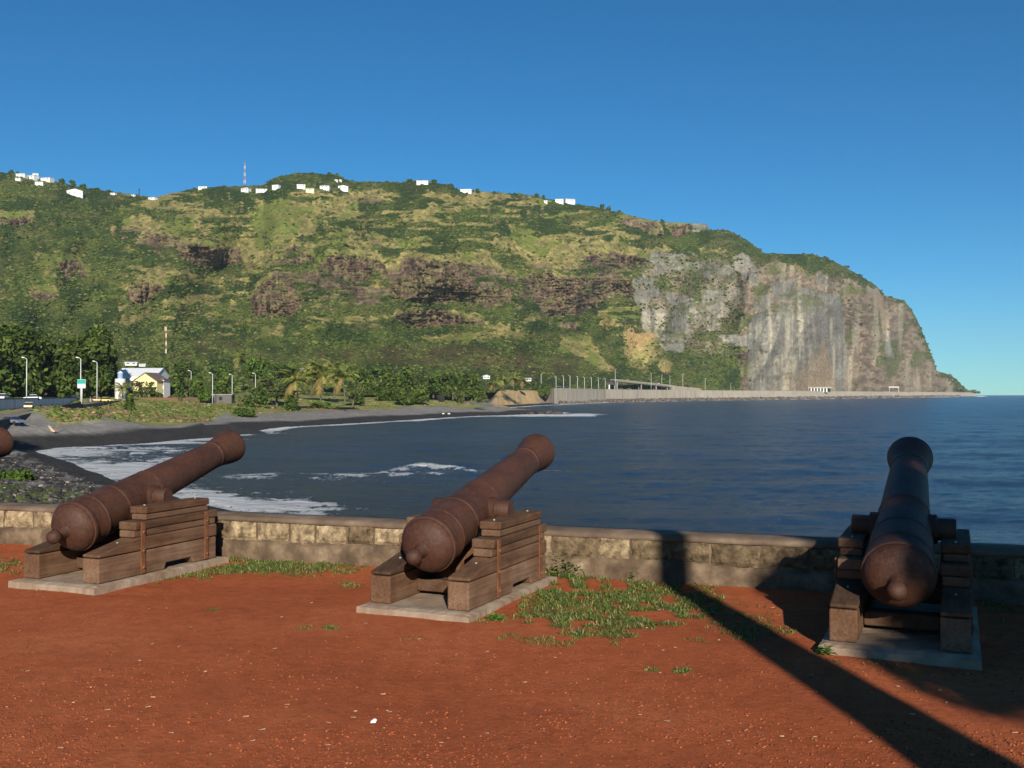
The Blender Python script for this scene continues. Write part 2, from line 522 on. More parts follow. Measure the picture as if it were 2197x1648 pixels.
def front_mid(l, r, z=0.062):
    a = onz(*l, z); b_ = onz(*r, z); return (a + b_) / 2
P1 = front_mid((52, 1238), (209, 1256)); P2 = front_mid((789, 1293), (1010, 1312)); P3 = front_mid((1782, 1380), (2078, 1398))
P0 = P1 + (P1 - P2)
labels = {1: 'rusted cannon at the left on a timber carriage with its muzzle over the bay',
          2: 'rusted cannon in the middle on a sunlit timber carriage with grass beside its slab',
          3: 'dark cannon on the right standing in tree shade and seen from behind its breech',
          0: 'rusted cannon cut off by the left edge with only its muzzle showing'}
random.seed(5)
proto = make_cannon(labels[2])
proto.location = P2; proto.rotation_euler = (0, 0, -CAZ)
CA = {0: math.radians(22), 1: math.radians(22), 2: CAZ, 3: CAZ}
C1_, C3_, C0_ = dup(proto, P1, -CA[1], labels[1]), dup(proto, P3, -CA[3], labels[3]), dup(proto, P0, -CA[0], labels[0])
def aim(root, car, bar, pitch=0, slide=0):
    # each old barrel lies a little askew in its carriage
    b_ = [c for c in root.children if c.name.startswith('barrel')][0]
    k_ = Matrix.Translation(BMAT @ Vector((0, -0.12, 0)))
    b_.matrix_local = Matrix.Translation((0, slide, 0)) @ k_ @ Matrix.Rotation(car - math.radians(bar), 4, 'Z') @ Matrix.Rotation(math.radians(pitch), 4, 'X') @ k_.inverted()
aim(proto, CA[2], 21.3); aim(C1_, CA[1], 16.9); aim(C3_, CA[3], 22.9, 0.6, -.10); aim(C0_, CA[0], 19.6)
# plinths
plab = ['pale concrete slab under the cannon cut off at the left edge', 'pale concrete slab under the left cannon with grass tufts along its side',
        'pale concrete slab under the middle cannon with a chipped front edge', 'grey concrete slab under the shaded right cannon']
def make_plinth(seed):
    random.seed(seed)
    mb = MB()
    nxp, nyp = 24, 34
    top = []
    for j in range(nyp):
        for i in range(nxp):
            u, v = i / (nxp - 1), j / (nyp - 1)
            x_ = -0.455 + 0.91 * u; y_ = -0.10 + 1.70 * v
            e = i in (0, nxp - 1) or j in (0, nyp - 1)
            top.append((x_ + (random.random() - .5) * (0.007 if e else 0), y_ + (random.random() - .5) * (0.007 if e else 0), (-0.012 - random.random() * 0.008) if e else -0.001 - 0.004 * random.random()))
    fs = [(j*nxp+i, j*nxp+i+1, (j+1)*nxp+i+1, (j+1)*nxp+i) for j in range(nyp-1) for i in range(nxp-1)]
    rim = [i for i in range(nxp)] + [j*nxp+nxp-1 for j in range(1, nyp)] + [(nyp-1)*nxp+i for i in range(nxp-2, -1, -1)] + [j*nxp for j in range(nyp-2, 0, -1)]
    k0 = len(top)
    for r in rim:
        p = top[r]; top.append((p[0] * 1.02, p[1] * 1.01, -0.14))
    for i in range(len(rim)):
        j = (i + 1) % len(rim); fs.append((rim[i], k0 + i, k0 + j, rim[j]))
    return mb.add(top, fs).build('concrete_plinth', M_slab)
for k, P in enumerate((P0, P1, P2, P3)):
    o = make_plinth(40 + k); o.location = P; o.rotation_euler = (0, 0, -CA[k])
    tag(o, plab[k], 'plinth', 'concrete slabs under the cannons')

# ---- gravel and straw on the earth
def ico_template(sub):
    import bmesh
    b_ = bmesh.new(); bmesh.ops.create_icosphere(b_, subdivisions=sub, radius=1)
    b_.verts.ensure_lookup_table()
    v = np.array([x.co[:] for x in b_.verts]); f = np.array([[q.index for q in x.verts] for x in b_.faces])
    b_.free(); return v, f
ICO1 = ico_template(1); ICO2 = ico_template(2)
def blobs(name, pos, size, cols, mat, tmpl=ICO1, jit=0.5, squash=(1, 1, 1), colvar=0.0, spin=True, parent=None):
    tv, tf = tmpl
    N = len(pos); k = len(tv)
    V = np.repeat(tv[None], N, 0) * (1 + (RNG.random((N, k, 1)) - .5) * jit * 2)
    V = V * np.asarray(squash) * np.asarray(size).reshape(N, 1, -1)
    if spin:
        a = RNG.random(N) * 2 * PI; ca, sa = np.cos(a)[:, None], np.sin(a)[:, None]
        x_ = V[..., 0] * ca - V[..., 1] * sa; y_ = V[..., 0] * sa + V[..., 1] * ca
        V[..., 0] = x_; V[..., 1] = y_
    V = V + np.asarray(pos)[:, None, :]
    Fa = (tf[None] + (np.arange(N) * k)[:, None, None]).reshape(-1, 3)
    C = np.repeat(np.asarray(cols)[:, None, :], k, 1)
    if colvar: C = C * (1 + (RNG.random((N, k, 1)) - .5) * 2 * colvar)
    return link_mesh(name, V.reshape(-1, 3), Fa, mat, parent, cols=C.reshape(-1, 3))
M_peb = mat_vcol('pebbles', 0.9)
N = 14000
py = 1330 + 330 * RNG.random(N) ** 0.55; px = RNG.uniform(-120, 2320, N)
pts = np.array([onz(a, b_, 0)[:] for a, b_ in zip(px, py)])
wl = (pts[:, 0] - W0.x) * WN.x + (pts[:, 1] - W0.y) * WN.y
cl_ = fbm(pts[:, 0] * 1.3, pts[:, 1] * 1.3, 31, 3)
keep = (wl < -0.3) & (RNG.random(N) < sstep(0.35, 0.6, cl_) * .9 + .1)
pts = pts[keep]; N = len(pts)
pts[:, 2] = ground_z(pts[:, 0], pts[:, 1]) + 0.001
sz = 0.002 + 0.0068 * RNG.random(N) ** 2.5
pal = np.array([(0.30, 0.080, 0.032), (0.22, 0.062, 0.028), (0.36, 0.105, 0.042), (0.13, 0.055, 0.035), (0.15, 0.045, 0.024), (0.40, 0.20, 0.10)])
ci = RNG.choice(6, N, p=[.34, .28, .16, .07, .148, .002])
stuff(blobs('gravel', pts, sz[:, None] * np.array([1, 1, .7]), pal[ci] * RNG.uniform(.75, 1.2, (N, 1)), M_peb, ICO1, .3), 'loose red gravel and small stones scattered over the earth', 'gravel')
# straw and leaf bits
N = 120
py = 1270 + 378 * RNG.random(N); px = RNG.uniform(-60, 2260, N)
V = []; Fq = []; Cq = []
for a, b_ in zip(px, py):
    p = onz(a, b_, 0)
    if (p - W0).dot(WN) > -0.4: continue
    an = random.uniform(-0.7, 0.7) if random.random() < .6 else random.uniform(0, PI)
    ln = random.uniform(0.004, 0.016); wd = random.uniform(0.0008, 0.0019)
    d = Vector((math.cos(an), math.sin(an), 0)) * ln; e = Vector((-math.sin(an), math.cos(an), 0)) * wd
    z = ground_z(p.x, p.y) + 0.007
    k = len(V)
    p = Vector((p.x, p.y, z))
    V += [p - d - e, p + d - e, p + d + e + Vector((0, 0, .004)), p - d + e + Vector((0, 0, .002))]
    Fq.append((k, k+1, k+2, k+3))
    Cq += [random.choice([(0.55, 0.36, 0.22), (0.45, 0.28, 0.17), (0.35, 0.22, 0.13), (0.3, 0.2, 0.17)])] * 4
stuff(link_mesh('straw', V, Fq, M_peb, cols=np.array(Cq)), 'pale bits of straw and dry leaf strewn on the red earth', 'straw')
p = onz(801, 1553, 0)
mb = MB()
mb.add([(-.014,-.01,.004),(.012,-.012,.006),(.017,.004,.016),(.004,.012,.02),(-.013,.009,.010),(0,0,.016)],[(0,1,5),(1,2,5),(2,3,5),(3,4,5),(4,0,5),(0,4,3,2,1)])
o = mb.build('paper_scrap', mat_plain('white_paper', (.85, .85, .85), var=.05)); o.location = (p.x, p.y, ground_z(p.x, p.y)); tag(o, 'tiny crumpled white scrap of paper lying on the red earth', 'litter')

# ---- grass
M_blade = mat_vcol('grass_blades', 0.8, trans=0.25)
patches = [  # cx, cy, rx, ry, n, height
 (1300,1305,190,72,8500,.052),(1215,1262,65,42,3600,.075),(1420,1290,140,56,4200,.05),(1180,1330,80,30,1100,.05),(1560,1340,130,50,1500,.04),
 (575,1176,80,16,3600,.11),(520,1184,50,12,1200,.09),(590,1200,170,26,4200,.06),(640,1214,150,24,2600,.045),(430,1218,140,16,2200,.055),(330,1240,130,12,1300,.05),(740,1222,40,14,260,.04),(740,1255,45,9,240,.035),
 (10,1215,45,22,650,.05),(700,1180,120,12,1000,.05),(115,1256,70,8,200,.04),(1040,1330,90,9,260,.035),(1230,1372,160,20,1300,.035),
 (1410,1435,28,6,130,.03),(1462,1441,24,6,120,.03),(710,1350,20,5,110,.03),(655,1350,30,5,50,.03),(460,1312,18,4,60,.025),(1690,1362,40,12,130,.035),(1500,1230,120,14,500,.045),
 (2150,1300,50,40,500,.05),(1900,1425,130,8,200,.03),(2140,1410,60,14,160,.03),(860,1372,60,8,60,.025),(60,1275,90,8,80,.03),(1330,1200,60,8,150,.06)]
V = []; Fq = []; Cq = []
random.seed(9)
for cx_, cy_, rx_, ry_, n_, h_ in patches:
    for k_ in range(int(n_ * 1.9)):
        r_ = math.sqrt(random.random()); a_ = random.uniform(0, 2 * PI)
        if r_ > 0.6 and random.random() < (r_ - .6) * 1.6: continue
        x_, y_ = cx_ + rx_ * r_ * math.cos(a_), cy_ + ry_ * r_ * math.sin(a_)
        if y_ < 1100: continue
        p = onz(x_, y_, 0)
        if (p - W0).dot(WN) > -0.045: continue
        if .7 * vnoise(p.x * 9, p.y * 9, 55) + .3 * vnoise(p.x * 2.6, p.y * 2.6, 57) < .40 + .16 * r_ - (.10 if n_ > 2000 else 0): continue
        bad = False
        for P in (P0, P1, P2, P3):
            q = p - P; u_, v_ = q.dot(RX), q.dot(AX)
            if abs(u_) < .47 and -.12 < v_ < 1.62: bad = True
        if bad: continue
        z = ground_z(p.x, p.y) - .002
        an = random.uniform(0, 2 * PI); ti = random.uniform(0.6, 1.6); h = .95 * h_ * random.uniform(.4, 1.15); wd = random.uniform(.0022, .005)
        d = Vector((math.cos(an) * math.sin(ti), math.sin(an) * math.sin(ti), math.cos(ti))) * h
        e = Vector((-math.sin(an), math.cos(an), 0)) * wd
        k = len(V); o_ = Vector((p.x, p.y, z))
        mid = o_ + d * .55 + Vector((0, 0, h * .12))
        V += [o_ - e, o_ + e, mid + e * .8, mid - e * .8, o_ + d - Vector((0, 0, h * .1))]
        Fq += [(k, k+1, k+2, k+3), (k+3, k+2, k+4)]
        t_ = random.random()
        c_ = (0.11, 0.165, 0.035) if t_ < .42 else (0.165, 0.21, 0.055) if t_ < .68 else (0.31, 0.26, 0.12) if t_ < .9 else (.07, .11, .028)
        q_ = random.uniform(.75, 1.25)
        Cq += [tuple(v_ * q_ for v_ in c_)] * 5
stuff(link_mesh('grass', V, Fq, M_blade, cols=np.array(Cq)), 'short green and straw coloured grass growing in patches on the red earth', 'grass')
# ---- leafy weeds
def weed(label, px_, py_, r, h, n_, z0=0, bright=1.0):
    p = onz(px_, py_, z0); V = []; Fq = []; Cq = []
    for k_ in range(n_):
        a_ = random.uniform(0, 2*PI); q = math.sqrt(random.random()) * r
        b0 = Vector((math.cos(a_) * q, math.sin(a_) * q * .8, max(.005, random.random() * h * (1 - .6 * q / r))))
        an = random.uniform(0, 2*PI); ln = random.uniform(.018, .045); wd = ln * .36; ti = random.uniform(-.3, .7)
        d = Vector((math.cos(an), math.sin(an), ti)).normalized() * ln; e = Vector((-math.sin(an), math.cos(an), 0)) * wd
        k = len(V)
        V += [b0, b0 + d * .5 + e, b0 + d, b0 + d * .5 - e]; Fq.append((k, k+1, k+2, k+3))
        g = random.uniform(.7, 1.3) * bright; Cq += [(.085 * g, .17 * g, .03 * g)] * 4
    for k_ in range(7):
        a_ = random.uniform(0, 2*PI); q = random.random() * r * .7; k = len(V)
        V += [Vector((0, 0, 0)), Vector((.006, 0, 0)), Vector((math.cos(a_) * q, math.sin(a_) * q, h * .8))]; Fq.append((k, k+1, k+2)); Cq += [(.1, .12, .04)] * 3
    o = link_mesh('weed_plant', V, Fq, M_blade, cols=np.array(Cq)); o.location = (p.x, p.y, ground_z(p.x, p.y) if z0 == 0 else z0)
    tag(o, label, 'weed', 'leafy weeds on the terrace')
random.seed(3)
weed('big leafy weed against the parapet just right of the middle cannon', 1215, 1236, .19, .24, 520)
weed('leafy weed at the foot of the parapet right of the left cannon', 520, 1183, .17, .12, 260)
weed('tall sprig of weed growing up the wall face left of the long trunk shadow', 1363, 1246, .05, .18, 90)
weed('small bright weed at the front corner of the right cannon slab', 1772, 1405, .055, .07, 90, bright=1.3)
weed('small bright weed at the front right corner of the middle slab', 1064, 1331, .05, .05, 60, bright=1.5)
weed('low weed in front of the left cannon slab', 118, 1254, .07, .05, 90)

# ---- shade trees that stand out of frame to the right and behind
M_leaf = mat_vcol('leaves', 0.7, trans=0.2)
M_bark = mat_noisy('bark', [(0.3, (0.07, 0.055, 0.04)), (0.7, (0.17, 0.135, 0.10))], 6, 0.95, 0.6, 0.03, 14, (1, 1, .3))
def leaf_cloud(N, lumps, size, pal, parent, mat, name='crown', aspect=2.0, shell=0.35):
    """lumps: (x,y,z,rx,ry,rz); leaves lie through each lump's volume, denser near its skin"""
    lumps = np.array(lumps, float)
    vol = (lumps[:, 3] * lumps[:, 4] * lumps[:, 5]) ** (2 / 3); pr = vol / vol.sum()
    ii = RNG.choice(len(lumps), N, p=pr)
    d = RNG.normal(size=(N, 3)); d /= np.linalg.norm(d, axis=1)[:, None]
    r = RNG.random(N) ** shell
    r = r * (0.86 + 0.28 * RNG.random(N))
    P = lumps[ii, :3] + d * lumps[ii, 3:6] * r[:, None]
    nrm = d * .9 + RNG.normal(size=(N, 3)) * .75 + np.array([0, 0, .35]); nrm /= np.linalg.norm(nrm, axis=1)[:, None]
    u = np.cross(nrm, RNG.normal(size=(N, 3))); u /= np.linalg.norm(u, axis=1)[:, None]
    v = np.cross(nrm, u)
    s = size * RNG.uniform(.55, 1.35, (N, 1))
    a = P - u * s * aspect * .5; c_ = P + u * s * aspect * .5
    V = np.stack([a, P - v * s * .5, c_, P + v * s * .5], 1).reshape(-1, 3)
    Fa = np.arange(N * 4).reshape(N, 4)
    pal = np.array(pal)
    tint = RNG.uniform(.75, 1.25, len(lumps))[ii]
    C = pal[RNG.integers(0, len(pal), N)] * (RNG.uniform(.75, 1.25, N) * tint)[:, None]
    return link_mesh(name, V, Fa, mat, parent, cols=np.repeat(C, 4, 0))
GREEN = [(.045, .075, .018), (.06, .095, .02), (.08, .115, .025), (.035, .06, .016)]
toSun = -L
def shade_lump(gx, gy, gzz, h, rx, rz):
    t_ = h / toSun.z; p = Vector((gx, gy, gzz)) + toSun * t_; return (p.x, p.y, p.z, rx, rx, rz)
tr = thing('shade_tree', 'leafy tree beside the terrace behind the viewer that shades the right cannon', 'tree', (8.2, -8.6, 0))
inv = lambda l: (l[0] - 8.2, l[1] + 8.6) + tuple(l[2:])
dense = [shade_lump(2.95, 6.9, .6, 5.9, .42, .5), shade_lump(2.74, 6.75, .72, 5.9, .40, .26), shade_lump(4.35, 8.2, 0, 6.2, 1.5, 1.0), shade_lump(4.7, 6.4, 0, 5.6, 1.6, .9), shade_lump(5.6, 9.3, 0, 6.8, 1.8, 1.2), shade_lump(3.35, 9.2, 0, 6.5, .75, .55)]
leaf_cloud(15000, [inv(l) for l in dense], .13, GREEN, tr, M_leaf)
sparse = [shade_lump(2.85, 7.0, .35, 5.6, .62, .42), shade_lump(3.3, 5.6, 0, 5.0, .75, .4), shade_lump(2.62, 8.35, .9, 5.8, .4, .3), shade_lump(2.6, 5.9, 0, 5.2, .5, .35)]
sparse += [shade_lump(2.78, 7.55, .95, 5.6, .32, .25), shade_lump(2.50, 6.55, .78, 5.6, .26, .2), shade_lump(3.26, 8.42, 1.08, 5.6, .36, .26)]
leaf_cloud(4600, [inv(l) for l in sparse], .10, GREEN, tr, M_leaf, 'outer_twigs')
mb = MB(); mb.tube([(0, 0, 0), (.1, .1, 2.5), (-.6, .2, 4.5), (-1.2, .3, 6)], [.3, .24, .17, .08], 10)
mb.tube([(.05, .05, 2.4), (-1.6, .3, 4.2), (-3.2, .4, 5.4)], [.15, .1, .05], 8); mb.tube([(-.3, .15, 3.6), (-.2, 1.4, 5.2)], [.12, .05], 8)
mb.build('trunk', M_bark, tr, smooth=True)
def palm(name, label, loc, h, r0, r1, nf, fl, lean, group=None, seed=0, cw=.045, pal=None, dead=0, nl=26, droop=1.5):
    random.seed(seed)
    t = thing(name, label, 'palm', loc, 0, group)
    top = Vector((lean[0], lean[1], h))
    pts = [Vector((lean[0] * q ** 1.6, lean[1] * q ** 1.6, h * q)) for q in (0, .06, .22, .36, .6, .8, 1)]
    rr = [r0, r0 * .8, (r0 + r1) * .5, r1 * 1.1, r1, r1 * .9, r1 * .8]
    mb = MB(); mb.tube(pts, rr, 10); mb.build('trunk', M_bark, t, smooth=True)
    V = []; Fq = []; Cq = []
    pal = pal or [(.08, .12, .02), (.12, .155, .028), (.15, .17, .035)]
    for k_ in range(nf + dead):
        a_ = 2 * PI * k_ / nf * 1.618 + random.uniform(-.2, .2)
        el = random.uniform(-.35, 1.25) if k_ < nf else random.uniform(-.9, -.35)
        L_ = fl * random.uniform(.8, 1.1)
        d = Vector((math.cos(a_), math.sin(a_), 0)); side = Vector((-math.sin(a_), math.cos(a_), 0))
        prev = None; colr = random.choice(pal) if k_ < nf else (.27, .19, .07)
        p = top.copy(); ang = el
        for i in range(nl):
            q = i / (nl - 1)
            ang_i = el - q * q * droop - q * .35
            step = (d * math.cos(ang_i) + Vector((0, 0, math.sin(ang_i)))) * (L_ / nl)
            np_ = p + step
            ll = fl * .24 * math.sin(PI * min(1, .12 + q * .88)) ** .6 + .02
            for s in (-1, 1):
                tip = p + side * s * ll * .8 + step.normalized() * ll * .55 - Vector((0, 0, ll * random.uniform(.25, .6)))
                wv = step.normalized() * cw * fl * .4
                k = len(V); V += [p - wv, p + wv, tip]; Fq.append((k, k+1, k+2))
                g = random.uniform(.75, 1.3); Cq += [tuple(v_ * g for v_ in colr)] * 3
            p = np_
    link_mesh('fronds', V, Fq, M_leaf, t, cols=np.array(Cq))
    return t
palm('coconut_palm', 'tall coconut palm whose trunk shadow falls across the red earth to the parapet', (2.86, -2.0, 0), 12.0, .34, .115, 22, 3.0, (.0, .0), seed=4)
# ================================================================== SEA, BEACH, COASTAL FLAT
def sea_pt(x, y): p = onz(x, y, SEA); return (p.x, p.y)
shore = [(40, 14), (14, 38)] + [sea_pt(*p) for p in ((600, 1120), (440, 1082), (330, 1054), (232, 1022), (150, 992), (95, 974), (78, 967), (120, 962), (200, 957), (300, 952), (460, 938), (600, 917), (700, 912), (800, 906), (900, 900), (1000, 893.5), (1090, 891), (1180, 888), (1196, 886), (1150, 883), (1050, 881), (1022, 879), (1060, 876), (1140, 871), (1200, 868), (1300, 863.5), (1420, 861), (1600, 858.3), (1700, 857), (1850, 854.6), (2000, 852.2), (2060, 851))]
e_ = shore[-1]
shore += [(e_[0] + 190, e_[1] + 420), (e_[0] + 150, e_[1] + 1100), (e_[0] - 400, e_[1] + 2600), (e_[0] - 6000, e_[1] + 6000)]
poly = np.array(shore + [(-9000, 3000), (-9000, -3000), (40, -3000)])
def sdist(X, Y):
    """distance inland from the waterline, negative over water"""
    sh = X.shape; x = X.ravel(); y = Y.ravel()
    best = np.full(x.shape, 1e18); inside = np.zeros(x.shape, bool)
    n_ = len(poly)
    for i in range(n_):
        ax, ay = poly[i]; bx, by = poly[(i + 1) % n_]
        if i < len(shore) - 1:
            dx, dy = bx - ax, by - ay
            t = np.clip(((x - ax) * dx + (y - ay) * dy) / (dx * dx + dy * dy), 0, 1)
            best = np.minimum(best, (x - ax - t * dx) ** 2 + (y - ay - t * dy) ** 2)
        cond = ((ay > y) != (by > y))
        with np.errstate(divide='ignore', invalid='ignore'):
            xi = (bx - ax) * (y - ay) / (by - ay) + ax
        inside ^= cond & (x < xi)
    d = np.sqrt(best)
    return np.where(inside, d, -d).reshape(sh)
kerb = [(-76, 140, -3.7), (-85, 175, -2.85), (-95, 211, -1.95), (-105, 250, -1.1), (-117, 300, -.6), (-124, 345, .2)]
KP = [tuple(np.array(kerb[i]) + (np.array(kerb[i+1]) - np.array(kerb[i])) * q / 8) for i in range(5) for q in range(8)]
def land_h(X, Y, s):
    h = np.interp(s, [-40, -8, 0, 12, 26, 45, 78, 115, 200, 500], [-12, -8.2, SEA, SEA + 1.5, SEA + 2.9, -2.9, 0.0, 1.2, 2.6, 8])
    h = h + (fbm(X * .06, Y * .06, 71, 4) - .5) * np.interp(s, [0, 15, 40, 120], [.2, .6, 2.0, 2.0])
    pxx = CX + F * X / np.maximum(Y, 1)
    # sandy bluff in front of the sea wall's near end
    k = sstep(1045, 1075, pxx) * (1 - sstep(1150, 1176, pxx)) * sstep(12, 24, s + 3 * fbm(X * .1, Y * .1, 5, 2)) * sstep(480, 520, Y)
    h = h * (1 - k) + (3.6 + 1.2 * fbm(X * .08, Y * .08, 8, 3)) * k
    # gravel heaps on the left beach
    for i in range(len(KP)):
        dk = np.hypot(X - KP[i][0], Y - KP[i][1])
        h = np.where((dk < 30) & (s > 0), np.maximum(h, np.minimum(KP[i][2] - .75 - .10 * dk, SEA - .3 + .26 * s)), h)
    for hx, hy, hr, hh in ((-83, 195, 13, 2.6), (-60, 222, 11, 1.6), (-92, 172, 9, 1.2)):
        h = h + hh * np.exp(-((X - hx) ** 2 + (Y - hy) ** 2) / hr ** 2 * 1.6)
    return h
pc = np.linspace(-420, 2260, 620); dd = 30 * (1700 / 30) ** np.linspace(0, 1, 430)
PX, DD = np.meshgrid(pc, dd)
X = (PX - CX) / F * DD; Y = DD.copy()
S = sdist(X, Y)
Z = land_h(X, Y, S)
# far right: only a rubble strip lies in front of the sea wall
far = sstep(1180, 1215, PX) * (Y > 480)
Z = np.where(far > 0.5, np.minimum(Z, SEA + 4.0 + .6 * fbm(X * .2, Y * .2, 5, 2)), Z)
# under the ramp and the upper road at the left the land stays low
nz1 = fbm(X * .05, Y * .05, 91, 5); nz2 = fbm(X * .35, Y * .35, 95, 4); nz3 = fbm(X * .015, Y * .02, 97, 4)
wet = np.array((.042, .039, .037)); shin = np.array((.235, .215, .195)); shin2 = np.array((.15, .135, .12)); grs = np.array((.17, .215, .05)); grs2 = np.array((.27, .25, .09)); ear = np.array((.30, .19, .105)); rub = np.array((.15, .125, .10))
def lerp(a, b_, t): return a + (b_ - a) * t[..., None]
Cc = np.broadcast_to(wet, X.shape + (3,)).copy()
Cc = Cc * (0.8 + .5 * nz2[..., None])
edge = S + 9 * (nz1 - .5)
Cc = lerp(Cc, shin * (0.75 + .5 * nz2[..., None]), sstep(9, 12, edge + 4 * (1 - sstep(250, 520, PX))))
# near beach in front of the terrace: dark boulders and shingle
near = 1 - sstep(120, 150, Y)
mott = sstep(.5, .62, fbm(X * 1.3, Y * 1.3, 33, 3))
Cc = np.where((near * (S > 4))[..., None] > .5, lerp(np.broadcast_to(np.array((.05, .046, .042)), Cc.shape), shin * .85, mott), Cc)
g = sstep(25, 30, edge + 12 * (nz1 - .5) + 15 * sstep(60, 130, PX) * (1 - sstep(430, 500, PX))) * (1 - near)
gc = lerp(lerp(np.broadcast_to(grs, Cc.shape), grs2, sstep(.38, .58, nz1 * .6 + nz2 * .4)), ear, sstep(.50, .62, nz3 * .6 + nz1 * .4 + .05 * (PX < 480)))
gc = gc * (.6 + .8 * nz2[..., None])
Cc = lerp(Cc, gc, g); Cgreen = g.copy()
k = sstep(1045, 1070, PX) * (1 - sstep(1150, 1170, PX)) * (Y > 480) * (S > 9)
Cc = lerp(Cc, np.array((.43, .30, .145)) * (0.7 + .6 * fbm(PX * .25, Y * .02, 14, 3)[..., None]), k * sstep(.3, .45, nz2 + .1))
Cc = np.where((far > .5)[..., None], rub * (.6 + .8 * nz2[..., None]), Cc)
Cc = np.where(((far > .5) & (S > 9) & (PX < 1420))[..., None], lerp(Cc, np.array((.14, .16, .05)), sstep(.35, .5, nz1) * (1 - sstep(1330, 1420, PX))), Cc)
# green patch low at the left
gp = np.exp(-(((X + 31.5) / 4) ** 2 + ((Y - 64) / 9) ** 2)); Cc = lerp(Cc, np.array((.10, .14, .03)) * (.7 + .6 * nz2[..., None]), sstep(.35, .6, gp + .3 * (nz2 - .5)))
Z = Z + 1.0 * gp * (S > 0)
Z = Z + np.where((near > .5) & (S > 2), (fbm(X * 1.2, Y * 1.2, 44, 3) - .5) * .7, 0)
M_coast = mat_vcol('coast_ground', 0.95, 0.9, 0.3, 0.5, 0.25, 2.5)
CO = (pc, dd, Z.copy())
struct(link_mesh('beach', np.stack([X, Y, Z], -1).reshape(-1, 3), grid_faces(*X.shape), M_coast, cols=Cc.reshape(-1, 3), smooth=True))

# ---- sea
ys = np.concatenate([np.arange(848.05, 900, .45), np.arange(900, 1000, .8), np.arange(1000, 1180, 1.1), np.arange(1180, 1500, 12), [1600, 1800, 2100, 2600, 3400]])
xs = np.concatenate([np.arange(-1800, -60, 60), np.arange(-60, 2260, 2.4), np.arange(2260, 4600, 60)])
XS, YS = np.meshgrid(xs, ys)
td = tan_of(YS); D = (SEA - CAMZ) / td
X = (XS - CX) / F * (D / 1.0); Y = D
S = sdist(X, Y)
off = -S
# foam: bands along the shore, lacy patches in the bay, crest of a breaking swell
al = fbm(X * .02, Y * .02, 201, 4); fine = fbm(X * .5, Y * .5, 203, 4); fine2 = fbm(X * 1.6, Y * 1.6, 205, 3); streak = fbm(X * .05 + Y * .02, Y * .35, 207, 4)
dist = np.sqrt(X * X + Y * Y)
wf = np.interp(dist, [60, 200, 400, 800, 1500, 3000], [7, 6, 11, 9, 9, 14])
gap = sstep(.36, .5, fbm(XS * .012, YS * .05, 211, 3))
foam = (1 - sstep(.35, 1.0, off / (wf * (.35 + 1.2 * al)))) * (off > -1.5) * (.55 + .6 * gap) * np.where(Y < 235, .42 + 1.0 * sstep(.42, .6, fine * .5 + streak * .5), 1)
bay = sstep(40, 60, Y) * (1 - sstep(225, 275, Y)) * (X < 5)
off2 = off + 7 * (al - .5)
bay = bay * (1 - sstep(430, 600, XS + 1.2 * (YS - 940)))
for o_, w_, a_ in ((5, 3, .95), (13, 3.0, .8), (22, 3.0, .6)):
    foam = np.maximum(foam, bay * a_ * np.exp(-((off2 - o_) / w_) ** 2) * sstep(.40, .58, streak + .15 * (fine - .5)) * (1 - sstep(22, 40, off)))
def pbox(cx_, cy_, rx_, ry_): return np.exp(-(((XS - cx_) / rx_) ** 2 + ((YS - cy_) / ry_) ** 2))
lace = sstep(.45, .62, fbm(X * .28, Y * .5, 213, 3) * .45 + fine * .3 + fine2 * .25)
foam = np.maximum(foam, np.minimum(1, 1.25 * pbox(500, 1072, 110, 22) + 1.1 * pbox(620, 1088, 130, 11)) * (.05 + 1.0 * lace))
foam = np.maximum(foam, 1.0 * pbox(290, 1000, 110, 22) * (.1 + lace) * (off > 0))
foam = np.maximum(foam, 1.1 * pbox(180, 972, 100, 9) * (.5 + .6 * lace))
foam = np.maximum(foam, 1.1 * pbox(350, 944, 130, 9) * sstep(.34, .5, streak))
foam = np.maximum(foam, 1.05 * pbox(240, 968, 180, 10) * (.12 + .95 * lace) * (off > 0))
foam = np.maximum(foam, 1.1 * pbox(500, 928, 90, 4) * (.4 + .7 * lace) * (off > 0))
crest_y = 1004 + 16 * np.abs((XS - 915) / 120) ** 1.6
cr = np.exp(-((YS - crest_y) / 4.5) ** 2) * np.exp(-((XS - 925) / 95) ** 4)
foam = np.maximum(foam, 1.0 * cr * (.35 + .8 * lace))
foam = np.maximum(foam, .62 * np.exp(-((YS - 1021 + .012 * (XS - 700)) / 7) ** 2) * sstep(440, 520, XS) * (1 - sstep(980, 1150, XS)) * sstep(.45, .62, fine))
foam = np.maximum(foam, .55 * pbox(1190, 1012, 70, 4) * lace)
foam = np.maximum(foam, np.exp(-((YS - 891.5) / 2.6) ** 2) * sstep(880, 1010, XS) * (1 - sstep(1262, 1290, XS)) * (.75 + .5 * lace))
foam = np.maximum(foam, .75 * pbox(1250, 889.5, 45, 2.2))
foam = np.maximum(foam, pbox(2000, 850.8, 50, 1.7) * 1.1 + pbox(2104, 849.8, 12, 1.8) * 1.2)
foam = np.clip(foam, 0, 1.2) * (1 - sstep(4000, 6000, dist))
